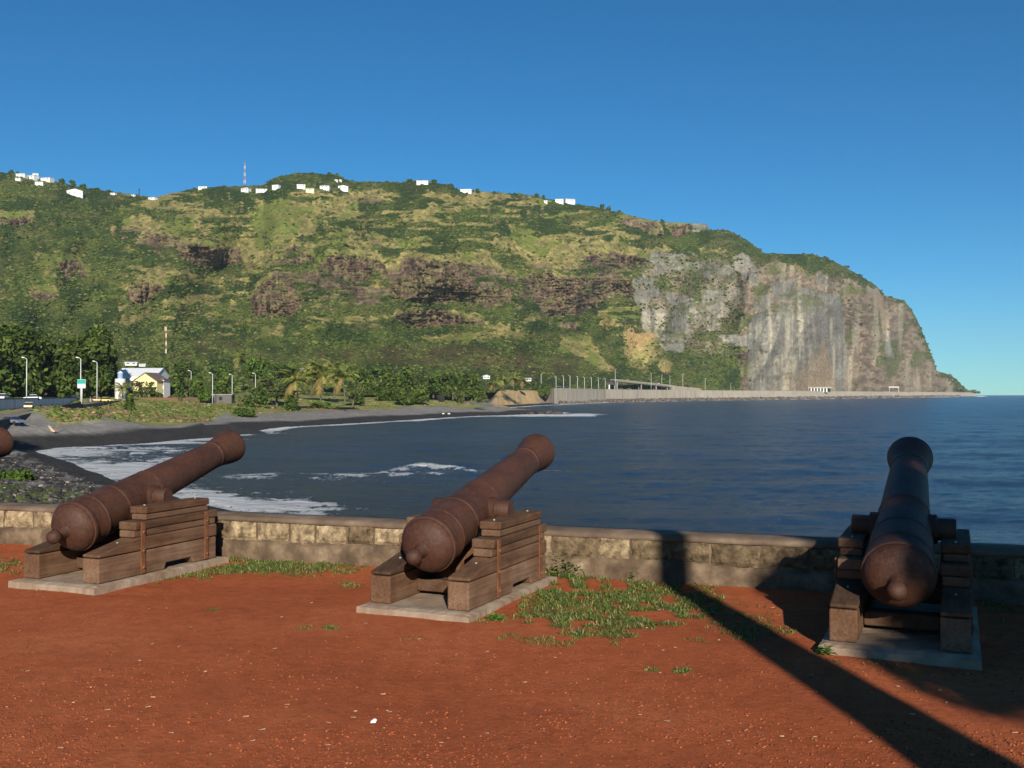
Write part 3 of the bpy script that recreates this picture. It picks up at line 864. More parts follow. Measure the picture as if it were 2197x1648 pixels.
# swell
sw = .16 * np.sin((Y * .96 - X * .25) / 2.9 + 5 * fbm(X * .03, Y * .03, 5, 2)) + .5 * (fbm(X * .16, Y * .3, 9, 4) - .5) + .14 * (fbm(X * .8, Y * 1.3, 19, 3) - .5)
Z = SEA + sw * np.interp(off, [0, 12, 40], [.15, .6, 1]) * np.interp(dist, [60, 800, 2500], [1, .8, .1]) + .55 * cr + .12 * np.minimum(foam, 1) * (off > 1)
Z = np.where(dist > 4000, SEA, Z)
m, n, b = new_mat('sea_water')
at_ = n.nodes.new('ShaderNodeAttribute'); at_.attribute_name = 'Col'
sp_ = n.nodes.new('ShaderNodeSeparateColor'); n.links.new(at_.outputs['Color'], sp_.inputs[0])
tf = noise_node(n, 2.6, 7, (1.1, .33, 1), rough=0.8)
ad = n.nodes.new('ShaderNodeMath'); ad.operation = 'MULTIPLY_ADD'; ad.inputs[1].default_value = 1.7; n.links.new(tf.outputs[0], ad.inputs[0])
sb = n.nodes.new('ShaderNodeMath'); sb.operation = 'SUBTRACT'; sb.inputs[1].default_value = 0.85; n.links.new(sp_.outputs[0], sb.inputs[0])
n.links.new(sb.outputs[0], ad.inputs[2])
fo = ramp(n, ad.outputs[0], [(0.26, (0, 0, 0)), (0.44, (.65, .65, .65)), (.65, (1, 1, 1))])
tw = noise_node(n, 0.035, 4); 
wc = ramp(n, tw.outputs[0], [(0.35, (0.021, 0.060, 0.128)), (0.65, (0.029, 0.079, 0.165))])
wc = mix(n, wc, (0.036, 0.060, 0.100), sp_.outputs[1])
n.links.new(mix(n, wc, (0.88, 0.90, 0.92), fo), b.inputs['Base Color'])
rr = n.nodes.new('ShaderNodeMapRange'); rr.inputs['To Min'].default_value = 0.22; rr.inputs['To Max'].default_value = 0.9; n.links.new(fo, rr.inputs[0]); n.links.new(rr.outputs[0], b.inputs['Roughness'])
b.inputs['IOR'].default_value = 1.33; b.inputs['Specular IOR Level'].default_value = 0.28
wv = noise_node(n, 0.5, 8, (.6, 1.3, 1), rough=0.8); wv2 = noise_node(n, 0.16, 5, (.6, 1.6, 1), rough=0.65)
wa = n.nodes.new('ShaderNodeMath'); wa.operation = 'MULTIPLY_ADD'; wa.inputs[1].default_value = 2.6; n.links.new(wv2.outputs[0], wa.inputs[0]); n.links.new(wv.outputs[0], wa.inputs[2])
bump(n, b, wa.outputs[0], 1.0, 2.2)
M_sea = m
shal = np.clip(1 - off / 30, 0, 1) * (dist < 700) * .8 + .35 * sstep(0, 1, 1 - (XS - 300) / 1400) * (dist < 900) * (.5 + al)
colr = np.zeros(X.shape + (3,)); colr[..., 0] = np.clip(foam, 0, 1.2); colr[..., 1] = np.clip(shal, 0, 1)
struct(link_mesh('sea', np.stack([X, Y, Z], -1).reshape(-1, 3), grid_faces(*X.shape)[:, ::-1], M_sea, cols=colr.reshape(-1, 3), smooth=True))

# ================================================================== HILL
ridge = np.array([(-300,372),(0,370),(40,373),(75,384),(110,388),(180,404),(260,414),(300,420),(332,424),(372,413),(420,404),(470,400),(520,400),(565,397),(590,381),(625,373),(660,371),(720,376),(742,386),(770,390),(860,392),(905,388),(960,396),(985,407),(1040,411),(1130,418),(1200,432),(1290,446),(1360,464),(1420,476),(1515,480),(1524,494),(1560,493),(1600,513),(1640,544),(1700,545),(1742,545),(1790,560),(1840,588),(1880,613),(1900,634),(1940,644),(1956,664),(1975,700),(1990,740),(2005,780),(2010,795),(2040,806),(2058,822),(2074,839.5),(2100,842)], float)
RD = np.array([(-300,1300),(0,1250),(400,1330),(700,1360),(1000,1400),(1300,1500),(1500,1640),(1640,1820),(1760,1900),(1850,2180),(1950,2560),(2000,2800),(2074,3420),(2100,3560)], float)
FD = np.array([(-300,480),(0,500),(300,520),(600,560),(800,600),(1000,690),(1100,760),(1180,900),(1300,1110),(1420,1275),(1520,1400),(1600,1510),(1700,1675),(1850,2085),(2000,2760),(2074,3400),(2100,3550)], float)
FZ = np.array([(-300,1.5),(600,1.5),(900,3),(1100,4.5),(1200,5.2),(2000,5.6),(2100,5.6)], float)
hc = np.concatenate([np.arange(-300, -20, 8.0), np.arange(-20, 2100.5, 1.75)])
nr = 300
fd = np.interp(hc, FD[:, 0], FD[:, 1]); rd = np.interp(hc, RD[:, 0], RD[:, 1])
fe = (np.interp(hc, FZ[:, 0], FZ[:, 1]) - 1.6 - 1.5) / fd
ry = np.interp(hc, ridge[:, 0], ridge[:, 1]) + 2.5 * (fbm(hc * .09, hc * 0, 6, 3) - .5)
re = tan_of(ry)
s_ = np.linspace(0, 1, nr)[:, None]
E = fe[None] + (re - fe)[None] * s_
XP = np.repeat(hc[None], nr, 0)
YP = CY - F * np.tan(np.arctan(E) - PITCH)            # row in photograph pixels, used to lay out rock, turf and nets
w1 = fbm(XP * .035, YP * .05, 301, 4); w2 = fbm(XP * .11, YP * .15, 303, 4); w3 = fbm(XP * .012, YP * .018, 305, 4); w4 = fbm(XP * .35, YP * .4, 309, 3)
col_ = fbm(XP * .16, YP * .018, 307, 4)                # vertical joints of the basalt
def blobs_mask(lst, soft=.35, warp=.75):
    m_ = np.zeros(XP.shape)
    for q in lst:
        cx_, cy_, rx_, ry_ = q[:4]; an = math.radians(q[4]) if len(q) > 4 else 0; am = q[5] if len(q) > 5 else 1
        dx, dy = XP - cx_, YP - cy_
        u = (dx * math.cos(an) + dy * math.sin(an)) / rx_; v = (-dx * math.sin(an) + dy * math.cos(an)) / ry_
        r = np.sqrt(u * u + v * v) + warp * ((w1 - .5) * 1.1 + (w2 - .5) * 1.1)
        m_ = np.maximum(m_, am * (1 - sstep(1 - soft, 1 + soft, r)))
    return m_
def poly_part(P, soft, warp, M_, am=1.0, ww=None):
    """adds one outline to mask M_, working only on the columns it can reach"""
    P = np.array(P, float); pad = soft + 2 * warp + 4
    i0 = int(np.searchsorted(hc, P[:, 0].min() - pad)); i1 = int(np.searchsorted(hc, P[:, 0].max() + pad))
    if i1 <= i0: return
    sl = slice(i0, i1)
    xw = XP[:, sl] + warp * ((w1[:, sl] - .5) * 1.6 + (w2[:, sl] - .5) * 1.2); yw = YP[:, sl] + warp * ((w3[:, sl] - .5) * 1.2 + (w2[:, sl] - .5) * 1.6)
    ins = np.zeros(xw.shape, bool); best = np.full(xw.shape, 1e9)
    for i in range(len(P)):
        ax, ay = P[i]; bx, by = P[(i + 1) % len(P)]
        c_ = (ay > yw) != (by > yw)
        ins ^= c_ & (xw < (bx - ax) * (yw - ay) / ((by - ay) if by != ay else 1e-9) + ax)
        t = np.clip(((xw - ax) * (bx - ax) + (yw - ay) * (by - ay)) / ((bx - ax) ** 2 + (by - ay) ** 2 + 1e-9), 0, 1)
        best = np.minimum(best, np.hypot(xw - ax - t * (bx - ax), yw - ay - t * (by - ay)))
    M_[:, sl] = np.maximum(M_[:, sl], am * sstep(-soft, soft, np.where(ins, best, -best)))
def from_zoom(pts, ox, oy, k): return [(ox + x_ / k, oy + y_ / k) for x_, y_ in pts]
ZA = (200, 400, 3.662); ZB = (700, 340, 3.662); ZC = (1200, 400, 2.441)
ROCKS = [
 (ZA, 1, ((640,430),(760,440),(950,480),(1140,490),(1170,600),(1060,620),(960,640),(850,640),(760,600),(690,580),(640,490))),
 (ZA, .55, ((120,350),(280,310),(500,345),(700,400),(640,500),(500,520),(420,470),(150,430))),
 (ZA, 1, ((1230,880),(1330,760),(1440,690),(1550,690),(1560,790),(1640,860),(1660,940),(1590,1000),(1240,1020))),
 (ZA, .6, ((1500,500),(1600,470),(1720,520),(1760,570),(1650,620),(1430,600))),
 (ZA, 1, ((1840,560),(1990,540),(2190,580),(2197,690),(2100,760),(1990,720),(1850,680),(1740,640))),
 (ZA, .85, ((270,830),(380,750),(540,770),(560,810),(430,890),(360,930),(280,900))),
 (ZB, 1, ((0,760),(200,770),(400,800),(470,860),(350,900),(260,930),(250,980),(150,960),(0,900))),
 (ZB, 1, ((500,1000),(560,870),(630,770),(800,810),(1100,830),(1120,960),(1180,1000),(1470,1020),(1460,1120),(1300,1150),(1150,1140),(980,1140),(700,1100),(520,1130))),
 (ZB, .95, ((520,1230),(700,1180),(900,1190),(1050,1240),(1270,1280),(1150,1310),(700,1330),(560,1290))),
 (ZB, 1, ((1560,920),(1760,900),(1850,960),(2197,930),(2197,1080),(2050,1200),(1900,1230),(1720,1240),(1620,1100),(1580,1040))),
 (ZB, .8, ((2000,770),(2197,740),(2197,840),(2100,830))), (ZB, .8, ((220,330),(330,290),(440,320),(450,350),(300,355))),
 (ZC, 1, ((130,360),(300,350),(480,380),(480,420),(250,420),(160,400))), (ZC, .95, ((0,480),(200,490),(390,480),(390,590),(300,560),(150,640),(0,590))),
 (ZC, .95, ((290,190),(400,150),(510,155),(545,260),(480,255),(400,215))), (ZC, 1, ((550,200),(680,195),(690,250),(600,260))),
 ((0,0,1), .8, ((-20,464),(74,467),(72,480),(-20,484))), ((0,0,1), .8, ((112,565),(165,560),(188,588),(140,600))), ((0,0,1), .5, ((60,630),(120,625),(130,645),(70,650))),
 ((0,0,1), .6, ((1200,690),(1240,692),(1238,712),(1205,710))), ((0,0,1), .5, ((1010,640),(1100,650),(1120,668),(1030,664)))]
TURFS = [
 (ZA, 1, ((1280,150),(1500,130),(1830,140),(1830,180),(1700,350),(1500,420),(1350,380),(1250,280))), (ZA, .9, ((230,260),(400,210),(520,270),(820,260),(850,330),(700,340),(500,320),(280,330))),
 (ZA, .8, ((930,400),(1150,440),(1400,460),(1500,420),(1350,600),(1250,660),(1170,560))), (ZA, .8, ((1650,780),(1750,800),(1980,810),(2000,940),(1880,920))),
 (ZA, .6, ((290,700),(520,610),(560,640),(420,720),(330,740))), (ZA, .5, ((400,900),(480,880),(420,1000),(300,1010))),
 (ZB, .85, ((760,260),(1050,290),(1500,330),(1200,365),(950,340))), (ZB, .95, ((1190,650),(1600,620),(1900,650),(2050,760),(1950,880),(1700,870),(1500,760))),
 (ZB, .95, ((1000,740),(1300,800),(1480,960),(1400,1000),(1150,950),(1120,830))), (ZB, .9, ((380,930),(560,770),(620,740),(500,1000),(420,1130),(330,1180),(280,1130))),
 (ZB, .9, ((100,300),(250,280),(220,400),(300,420),(180,470),(0,480),(0,400))), (ZB, .7, ((0,550),(150,550),(300,580),(100,600),(0,590))), (ZB, .8, ((1420,520),(1560,560),(1700,590),(1450,620))), (ZB, .8, ((160,730),(400,730),(460,790),(300,780))),
 (ZB, .7, ((1150,330),(1300,310),(1350,350),(1200,370))), (ZB, .6, ((1650,430),(1850,450),(1900,480),(1700,470))),
 (ZC, .75, ((0,290),(300,270),(400,330),(550,300),(600,340),(480,350),(100,352),(0,420))), (ZC, .8, ((100,430),(300,430),(480,440),(480,470),(200,470))), (ZC, 1, ((0,790),(150,790),(190,850),(270,945),(100,900),(0,860))),
 (ZC, .9, ((1070,400),(1250,400),(1300,440),(1200,480),(1100,450))), (ZC, .5, ((200,270),(330,275),(300,300),(210,300))), (ZC, .45, ((720,330),(900,330),(860,360),(740,360))),
 ((0,0,1), .5, ((880,700),(1000,690),(1100,700),(1150,720),(1000,740),(880,725))), ((0,0,1), .5, ((560,705),(610,700),(600,730),(560,725))), ((0,0,1), .35, ((60,540),(180,530),(210,600),(100,620))), ((0,0,1), .4, ((250,650),(330,640),(320,690),(250,700)))]
rock = np.zeros(XP.shape); turf = np.zeros(XP.shape)
for z_, am_, p_ in ROCKS: poly_part(from_zoom(p_, *z_), 3.5, 9, rock, am_)
for z_, am_, p_ in TURFS: poly_part(from_zoom(p_, *z_), 7, 16, turf, am_)
def poly_mask(P, soft, warp):
    xw = XP + warp * (w1 - .5) * 2; yw = YP + warp * (w2 - .5) * 2
    ins = np.zeros(XP.shape, bool); best = np.full(XP.shape, 1e9)
    for i in range(len(P)):
        ax, ay = P[i]; bx, by = P[(i + 1) % len(P)]
        c_ = (ay > yw) != (by > yw)
        ins ^= c_ & (xw < (bx - ax) * (yw - ay) / ((by - ay) if by != ay else 1e-9) + ax)
        t = np.clip(((xw - ax) * (bx - ax) + (yw - ay) * (by - ay)) / ((bx - ax) ** 2 + (by - ay) ** 2), 0, 1)
        best = np.minimum(best, np.hypot(xw - ax - t * (bx - ax), yw - ay - t * (by - ay)))
    d = np.where(ins, best, -best)
    return sstep(-soft, soft, d)
PAN = [((478,345),(560,345),(560,440),(520,470),(482,468)),((570,352),(660,350),(665,390),(740,395),(745,440),(640,470),(570,460)),((665,385),(900,415),(925,470),(960,520),(760,490),(700,470)),
 ((915,360),(980,350),(1030,430),(1050,520),(1000,520),(920,440)),((388,480),(520,480),(540,620),(420,630),(395,600)),((540,545),(650,580),(660,640),(560,620)),
 ((640,575),(805,530),(950,535),(955,600),(900,660),(830,690),(830,750),(760,760),(700,720),(650,650)),((430,640),(660,645),(700,760),(650,870),(560,860),(430,740)),((820,780),(1020,775),(1025,850),(900,830)),
 ((1000,720),(1050,650),(1150,655),(1160,605),(1245,625),(1250,520),(1400,555),(1475,570),(1500,800),(1520,1080),(990,1080),(990,900)),((1110,500),(1240,495),(1245,600),(1120,590)),
 ((1610,525),(1670,530),(1720,700),(1760,900),(1720,890),(1680,640)),((1370,440),(1420,510),(1440,530),(1340,500)),((690,185),(760,180),(790,230),(700,240)),((1000,600),(1100,560),(1130,640),(1040,650))]
net = np.zeros(XP.shape); ptone = np.ones(XP.shape); rp_ = random.Random(8)
for P_ in PAN:
    k_ = poly_mask(np.array([(1200 + x_ / 2.441, 400 + y_ / 2.441) for x_, y_ in P_]), 1.6, 5)
    ptone = np.where(k_ > .5, rp_.uniform(.82, 1.12), ptone); net = np.maximum(net, k_)
cliff = poly_mask(np.array([(1590,600),(1660,560),(1780,590),(1850,610),(1900,640),(1945,655),(1985,735),(2012,800),(2060,830),(2080,860),(1590,860)], float), 10, 14)
upper = poly_mask(np.array([(1392,540),(1600,556),(1660,600),(1640,640),(1640,700),(1600,720),(1600,770),(1450,755),(1400,690),(1360,640)], float), 6, 18)
earth = blobs_mask([(1380,752,40,34,30),(1350,725,14,22),(1425,782,20,14,20),(1300,790,14,7,0,.6)], .3, .7)
brush = blobs_mask([(1000,768,220,20,3,.75),(850,760,200,16,0,.55),(700,772,110,10,0,.5),(1180,790,120,20,0,.45),(450,740,60,10,0,.6),(330,765,80,12,0,.45),(940,745,60,8,0,.45)], .5, .9)
# relief
wgt = 1 - .86 * np.clip(rock, 0, 1) - .6 * np.clip(upper, 0, 1) - .85 * np.clip(cliff, 0, 1)
wgt = np.clip(wgt, .06, 1) * (.55 + .9 * fbm(XP * .01, YP * .06, 315, 3)) * np.interp(s_, [0, .15, .5, .9, 1], [1.5, 1.1, .8, 1.0, 2.0])
G = np.cumsum(wgt, 0); G = (G - G[:1]) / (G[-1:] - G[:1])
kk = np.exp(-(np.arange(-40, 41) / 18.0) ** 2); kk /= kk.sum()
Gp = np.pad(G, ((0, 0), (40, 40)), 'edge')
G = sum(kk[i] * Gp[:, i:i + G.shape[1]] for i in range(81))
Dm = fd[None] + (rd - fd)[None] * G
env = np.sin(PI * np.clip(s_, 0, 1)) ** .7
dscale = Dm / 1200
sc_c = np.interp(XP, [1500, 1800, 2100], [1, .5, .25])
gul = 1 - np.abs(2 * fbm(XP * .0065 + YP * .003, YP * .0035, 321, 3) - 1)
Dm = Dm + env * dscale * sc_c * (150 * (fbm(XP * .006, YP * .004, 323, 3) - .5) + 130 * (.6 - gul) + 40 * (w3 - .5) + 16 * (w1 - .5))
Dm = Dm + np.minimum(1, 12 * s_ * (1 - s_) + .05) * dscale * ((1 - .9 * net) * 7 * (w2 - .5) + rock * (18 * (col_ - .5) + 14 * (w4 - .5) + 9 * (fbm(XP * .05 + YP * .03, YP * .34, 391, 3) - .5)) + cliff * (42 * (fbm(XP * .03, YP * .006, 331, 3) - .5) + 13 * (fbm(XP * .03, YP * .03, 333, 3) - .5) + 5 * (col_ - .5)))
Xh = (XP - CX) / F * Dm; Zh = CAMZ + E * Dm
# colours (what the ground there is made of)
def A(*c): return np.broadcast_to(np.array(c), XP.shape + (3,))
C = lerp(A(.033, .054, .016), A(.062, .086, .022), sstep(.35, .65, w1))
C = lerp(C, A(.12, .155, .03), sstep(.55, .72, w3 + .4 * (w2 - .5)) * .6 * sstep(520, 640, YP))
C = lerp(C, A(.135, .125, .045), sstep(.56, .7, fbm(XP * .02, YP * .05, 341, 4)) * .6)
C = lerp(C, A(.13, .085, .045), np.clip(brush * (.5 + w2) , 0, 1) * .8)
strat = fbm(XP * .022 + YP * .006, YP * .11, 381, 4); spk = fbm(XP * .06, YP * .10, 383, 4)
mid = sstep(380, 430, YP) * (1 - sstep(690, 760, YP)) * sstep(180, 330, XP + 60 * (w3 - .5)) * (1 - sstep(1330, 1420, XP))
turf = np.maximum(turf, mid * sstep(.50, .64, strat + .3 * (w1 - .5)) * .62)
rock = np.clip(rock * (.72 + .42 * sstep(.34, .50, strat + .25 * (w2 - .5))) + mid * sstep(.66, .73, spk) * .5, 0, 1)
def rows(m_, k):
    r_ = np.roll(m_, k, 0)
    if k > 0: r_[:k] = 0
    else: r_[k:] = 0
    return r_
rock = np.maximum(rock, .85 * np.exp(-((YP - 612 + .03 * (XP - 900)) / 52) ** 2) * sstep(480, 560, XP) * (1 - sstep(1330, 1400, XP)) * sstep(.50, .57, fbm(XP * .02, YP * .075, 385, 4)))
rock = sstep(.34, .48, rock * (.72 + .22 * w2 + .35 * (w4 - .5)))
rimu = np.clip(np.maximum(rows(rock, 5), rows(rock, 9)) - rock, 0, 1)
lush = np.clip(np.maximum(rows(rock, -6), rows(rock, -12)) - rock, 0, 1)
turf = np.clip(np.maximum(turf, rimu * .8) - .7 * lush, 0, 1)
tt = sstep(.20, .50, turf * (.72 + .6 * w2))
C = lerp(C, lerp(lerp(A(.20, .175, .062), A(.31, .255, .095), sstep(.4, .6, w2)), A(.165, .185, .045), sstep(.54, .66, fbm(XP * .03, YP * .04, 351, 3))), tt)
rk = lerp(lerp(A(.078, .052, .036), A(.165, .110, .076), sstep(.36, .62, col_ * .5 + w4 * .5)), A(.21, .15, .095), sstep(.54, .7, w2))
rk = lerp(rk, A(.17, .155, .065), sstep(.54, .64, fbm(XP * .03, YP * .16, 355, 3)) * .75)
bed = fbm(XP * .05 + YP * .03, YP * .34, 391, 3); w5 = fbm(XP * .55, YP * .45, 393, 2)
rk = rk * (.55 + .95 * bed * (.6 + .8 * w5))[..., None]
rk = lerp(rk, A(.22, .20, .085), sstep(.60, .70, bed) * sstep(.42, .58, w1) * .8)
rk = lerp(rk, A(.026, .020, .016), (1 - sstep(.33, .40, col_ * .6 + w4 * .4)) * .7)
C = lerp(C, rk, np.clip(rock, 0, 1))
# cliff and nets
stv = fbm(XP * .075 + .25 * w3, YP * .007, 361, 4); stf = fbm(XP * .28, YP * .008, 363, 3)
cf = lerp(lerp(A(.165, .120, .082), A(.26, .20, .135), sstep(.35, .6, w2)), A(.125, .13, .05), sstep(.56, .66, w1))
cf = lerp(cf, A(.36, .30, .215), sstep(.5, .68, stv) * .7)
C = lerp(C, lerp(cf, A(.10, .11, .04), sstep(.42, .56, w1 * .5 + w2 * .5) * .7), upper)
C = lerp(C, cf, cliff * sstep(.1, .4, cliff))
nt_ = lerp(A(.195, .180, .158), A(.265, .250, .222), sstep(.35, .6, w1 * .5 + stf * .5))
nt_ = lerp(nt_, A(.48, .43, .34), sstep(.52, .68, stv) * sstep(620, 700, YP) * .9)
nt_ = lerp(nt_, A(.32, .235, .155), sstep(.5, .64, fbm(XP * .02, YP * .006, 367, 3)) * sstep(1650, 1740, XP) * .8)
nt_ = lerp(nt_, A(.115, .125, .05), sstep(.52, .62, w2 * .5 + w3 * .5) * .8 * (1 - sstep(1590, 1640, XP) * sstep(640, 700, YP)))
netk = net * (1 - .8 * upper * sstep(.56, .66, fbm(XP * .05, YP * .07, 371, 3)))
nt_ = nt_ * ptone[..., None] * np.array((1.0, .985, .92))
cf = cf * np.array((1.05, 1.0, .9)) * (.72 + .56 * fbm(XP * .012, YP * .10, 337, 3))[..., None]
C = lerp(C, nt_, netk * .92)
lowveg = sstep(770, 815, YP + 24 * (w1 - .5)) * (1 - sstep(1585, 1610, XP)) + sstep(800, 822, YP + 16 * (w1 - .5)) * sstep(1880, 1940, XP)
C = lerp(C, A(.07, .085, .025), np.clip(lowveg, 0, 1) * net * .8)
C = lerp(C, lerp(A(.40, .27, .115), A(.32, .27, .10), sstep(.4, .6, w1)), earth)
C = C * (.8 + .4 * w4[..., None])
# far side
nb = 7
back_d = Dm[-1][None] + np.array([15, 60, 150, 300, 500, 800, 1200])[:, None]
back_z = Zh[-1][None] - np.array([2, 12, 30, 55, 80, 110, 150])[:, None] * np.clip((Zh[-1][None] - 4) / 200, 0, 1)
Xb = (hc[None] - CX) / F * Dm[-1][None] + 0 * back_d + (back_d - Dm[-1][None]) * (-.25)
XX = np.vstack([Xh, Xb]); YY = np.vstack([Dm, back_d]); ZZ = np.vstack([Zh, back_z])
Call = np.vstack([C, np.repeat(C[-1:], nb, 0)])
# front skirt so that the foot goes under the flat
M_hill = mat_vcol('hillside', 1.0, 0.16, 0.35, 0.9, 3.0, 0.25, spec=0.03)
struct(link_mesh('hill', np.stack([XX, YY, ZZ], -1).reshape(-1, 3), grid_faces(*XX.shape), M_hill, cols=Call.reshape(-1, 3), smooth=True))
def hill_pt(px_, py_):
    i = int(np.clip(np.searchsorted(hc, px_), 0, len(hc) - 1)); e = float(tan_of(py_))
    col = E[:, i]; r = float(np.interp(e, col, np.arange(nr))); j = int(r); j2 = min(j + 1, nr - 1); f_ = r - j
    d_ = Dm[j, i] * (1 - f_) + Dm[j2, i] * f_
    return Vector(((px_ - CX) / F * d_, d_, CAMZ + e * d_ if r < nr - 1 else Zh[-1, i]))
# scrub on the hill
prob = (1 - .86 * tt) * (1 - .88 * np.clip(rock * 1.2, 0, 1)) * (1 - .93 * netk) * (1 - .975 * cliff) * (1 - .9 * np.clip(earth, 0, 1)) * (1 - .5 * np.clip(brush, 0, 1))
prob = np.maximum(prob, np.clip(lowveg, 0, 1) * .5 * net)
prob = prob * (.5 + .8 * sstep(.35, .6, w1)) * np.where(XP < -20, .15, 1)
pr = prob.ravel() / prob.sum()
NB = 40000
ix = RNG.choice(prob.size, NB, p=pr)
bx, by, bz = Xh.ravel()[ix], Dm.ravel()[ix], Zh.ravel()[ix]
dx_ = Dm.ravel()[ix] / F
bs = dx_ * (1.1 + 2.9 * RNG.random(NB) ** 2.4) * np.interp(by, [500, 900, 1400, 3000], [1.35, 1.1, .85, .7])
w1f, w3f, yf = w1.ravel()[ix], w3.ravel()[ix], YP.ravel()[ix]
base = np.where((w1f > .5)[:, None], np.array((.075, .100, .026)), np.array((.048, .071, .019)))
hb = fbm(bx * .012, bz * .03 + by * .004, 401, 4)
brt = RNG.random(NB) < .04 + .5 * sstep(.52, .66, hb)
base = np.where(brt[:, None], np.array((.098, .124, .030)), base)
base = np.where((RNG.random(NB) < .12 + .4 * (hb < .4))[:, None], np.array((.034, .05, .016)), base)
base = np.where((RNG.random(NB) < .05)[:, None], np.array((.14, .135, .05)), base)
bc = base * RNG.uniform(.86, 1.14, (NB, 1)) * np.array((1.05, 1.0, 1.0))
M_scrub = mat_vcol('scrub_leaves', 0.95, 0.5, 0.35, spec=0.03)
pos = np.stack([bx + RNG.normal(size=NB) * dx_, by, bz + bs * .22], 1)
stuff(blobs('hillside_scrub', pos, bs[:, None] * np.array([1.2, 1.0, .62]), bc, M_scrub, ICO2, .32, colvar=.18), 'dense green scrub and low bushes covering the hillside', 'scrub')
# ================================================================== THINGS ON THE COAST
def land_pt(px_, py_, d0=60, d1=1500):
    pc_, dd_, Zc = CO
    fx = np.interp(px_, pc_, np.arange(len(pc_))); i = int(fx); i2 = min(i + 1, len(pc_) - 1); f_ = fx - i
    zc = Zc[:, i] * (1 - f_) + Zc[:, i2] * f_
    rz = CAMZ + float(tan_of(py_)) * dd_
    hit = np.where((zc >= rz) & (dd_ > d0) & (dd_ < d1))[0]
    if not len(hit): return None
    j = hit[0]; d = dd_[j]
    if j > 0:
        a, b_ = rz[j-1] - zc[j-1], rz[j] - zc[j]
        d = dd_[j-1] + (dd_[j] - dd_[j-1]) * (a / (a - b_) if a > b_ else 0)
    return Vector(((px_ - CX) / F * d, d, CAMZ + float(tan_of(py_)) * d))
def land_z(x, y):
    pc_, dd_, Zc = CO
    i = int(np.interp(CX + F * x / y, pc_, np.arange(len(pc_)))); j = int(np.interp(y, dd_, np.arange(len(dd_))))
    return float(Zc[j, i])

M_white = mat_plain('white_paint', (.70, .70, .67), .6, var=.08)
M_roofw = mat_plain('pale_metal_roof', (.68, .70, .71), .45, var=.1)
M_roofd = mat_plain('brown_roof_tiles', (.17, .12, .10), .85, var=.25)
M_roofr = mat_plain('rust_red_roof', (.32, .12, .08), .8, var=.2)
M_cream = mat_plain('cream_plaster', (.74, .66, .42), .8, var=.1)
M_yellow = mat_plain('yellow_plaster', (.78, .68, .33), .8, var=.07)
M_glassd = mat_plain('dark_window', (.03, .035, .045), .15, .6, var=.1)
M_pole = mat_plain('painted_pole', (.62, .64, .60), .5, var=.08)
M_grey = mat_plain('grey_metal', (.28, .29, .30), .6, var=.15)
M_dark = mat_plain('dark_paint', (.035, .035, .04), .6, var=.2)
M_red = mat_plain('red_paint', (.42, .085, .05), .6, var=.1)
M_teal = mat_plain('teal_sign', (.02, .34, .27), .5, var=.05)
M_blue = mat_plain('blue_paint', (.26, .36, .52), .6, var=.1)
M_conc = mat_noisy('old_concrete', [(.3, (.20, .18, .155)), (.7, (.36, .335, .29))], .35, .9, stretch=(3, 3, .4))
M_asph = mat_noisy('asphalt', [(.3, (.085, .08, .075)), (.7, (.14, .13, .12))], .6, .95)

# ---- left: upper road, retaining wall, ramp
wl_ = [(-98, 150), (-110, 220), (-126, 300)]
wtop = 0.62
def wall_x(y): return float(np.interp(y, [p[1] for p in wl_], [p[0] for p in wl_]))
t_ = thing('retaining_wall', 'streaked pale grey concrete retaining wall below the upper road at the far left', 'wall', (-110, 220, 0))
mb = MB(); n_ = 24
ysq = np.linspace(150, 300, n_)
for i in range(n_ - 1):
    y0, y1 = ysq[i], ysq[i+1]; x0, x1 = wall_x(y0), wall_x(y1)
    v = [(x0+110, y0-220, -6), (x1+110, y1-220, -6), (x1+110-.5, y1-220, -6), (x0+110-.5, y0-220, -6)]
    v += [(a, b_, wtop - .25) for a, b_, c_ in v]
    mb.add(v, [(0,1,5,4),(3,7,6,2),(4,5,6,7)])
M_ret = mat_noisy('stained_wall', [(.3, (.38, .39, .40)), (.5, (.60, .62, .62)), (.7, (.74, .75, .74))], .5, .9, stretch=(1.2, 1.2, .12))
mb.build('wall_face', M_ret, t_)
mb = MB()
for i in range(n_ - 1):
    y0, y1 = ysq[i], ysq[i+1]; x0, x1 = wall_x(y0), wall_x(y1)
    v = [(x0+110.1, y0-220, wtop-.25), (x1+110.1, y1-220, wtop-.25), (x1+109.4, y1-220, wtop-.25), (x0+109.4, y0-220, wtop-.25)]
    v += [(a, b_, wtop) for a, b_, c_ in v]
    mb.add(v, [(0,1,5,4),(3,7,6,2),(4,5,6,7)])
mb.build('coping', mat_plain('dark_coping', (.10, .105, .11), .8), t_)
def ribbon(name, A_, B_, mat, thick=3):
    mb = MB(); n_ = len(A_)
    for i in range(n_ - 1):
        a, b_, c_, d = A_[i], A_[i+1], B_[i+1], B_[i]
        v = [a, b_, c_, d]; v = v + [(p[0], p[1], p[2] - thick) for p in v]
        mb.add(v, [(0,1,2,3),(0,4,5,1),(2,6,7,3)])
    return struct(mb.build(name, mat))
ribbon('upper_road', [(wall_x(y) - .5, y, wtop - .9) for y in ysq] + [(-135, 345, .3)], [(wall_x(y) - 16, y + 3, wtop - .9) for y in ysq] + [(-150, 350, .3)], M_asph, 5)
inner = [(-97, 148, -4.0), (-104, 185, -3.2), (-109, 221, -2.4), (-115, 250, -1.75), (-125, 300, -.8), (-136, 345, .2)]
ribbon('ramp_road', inner, kerb, mat_noisy('worn_tarmac', [(.3, (.15, .13, .11)), (.7, (.23, .20, .17))], .4, .95), 5)
k_ = thing('kerb_wall', 'low dark kerb wall along the seaward edge of the ramp road', 'wall', (-94, 211, 0))
mb = MB()
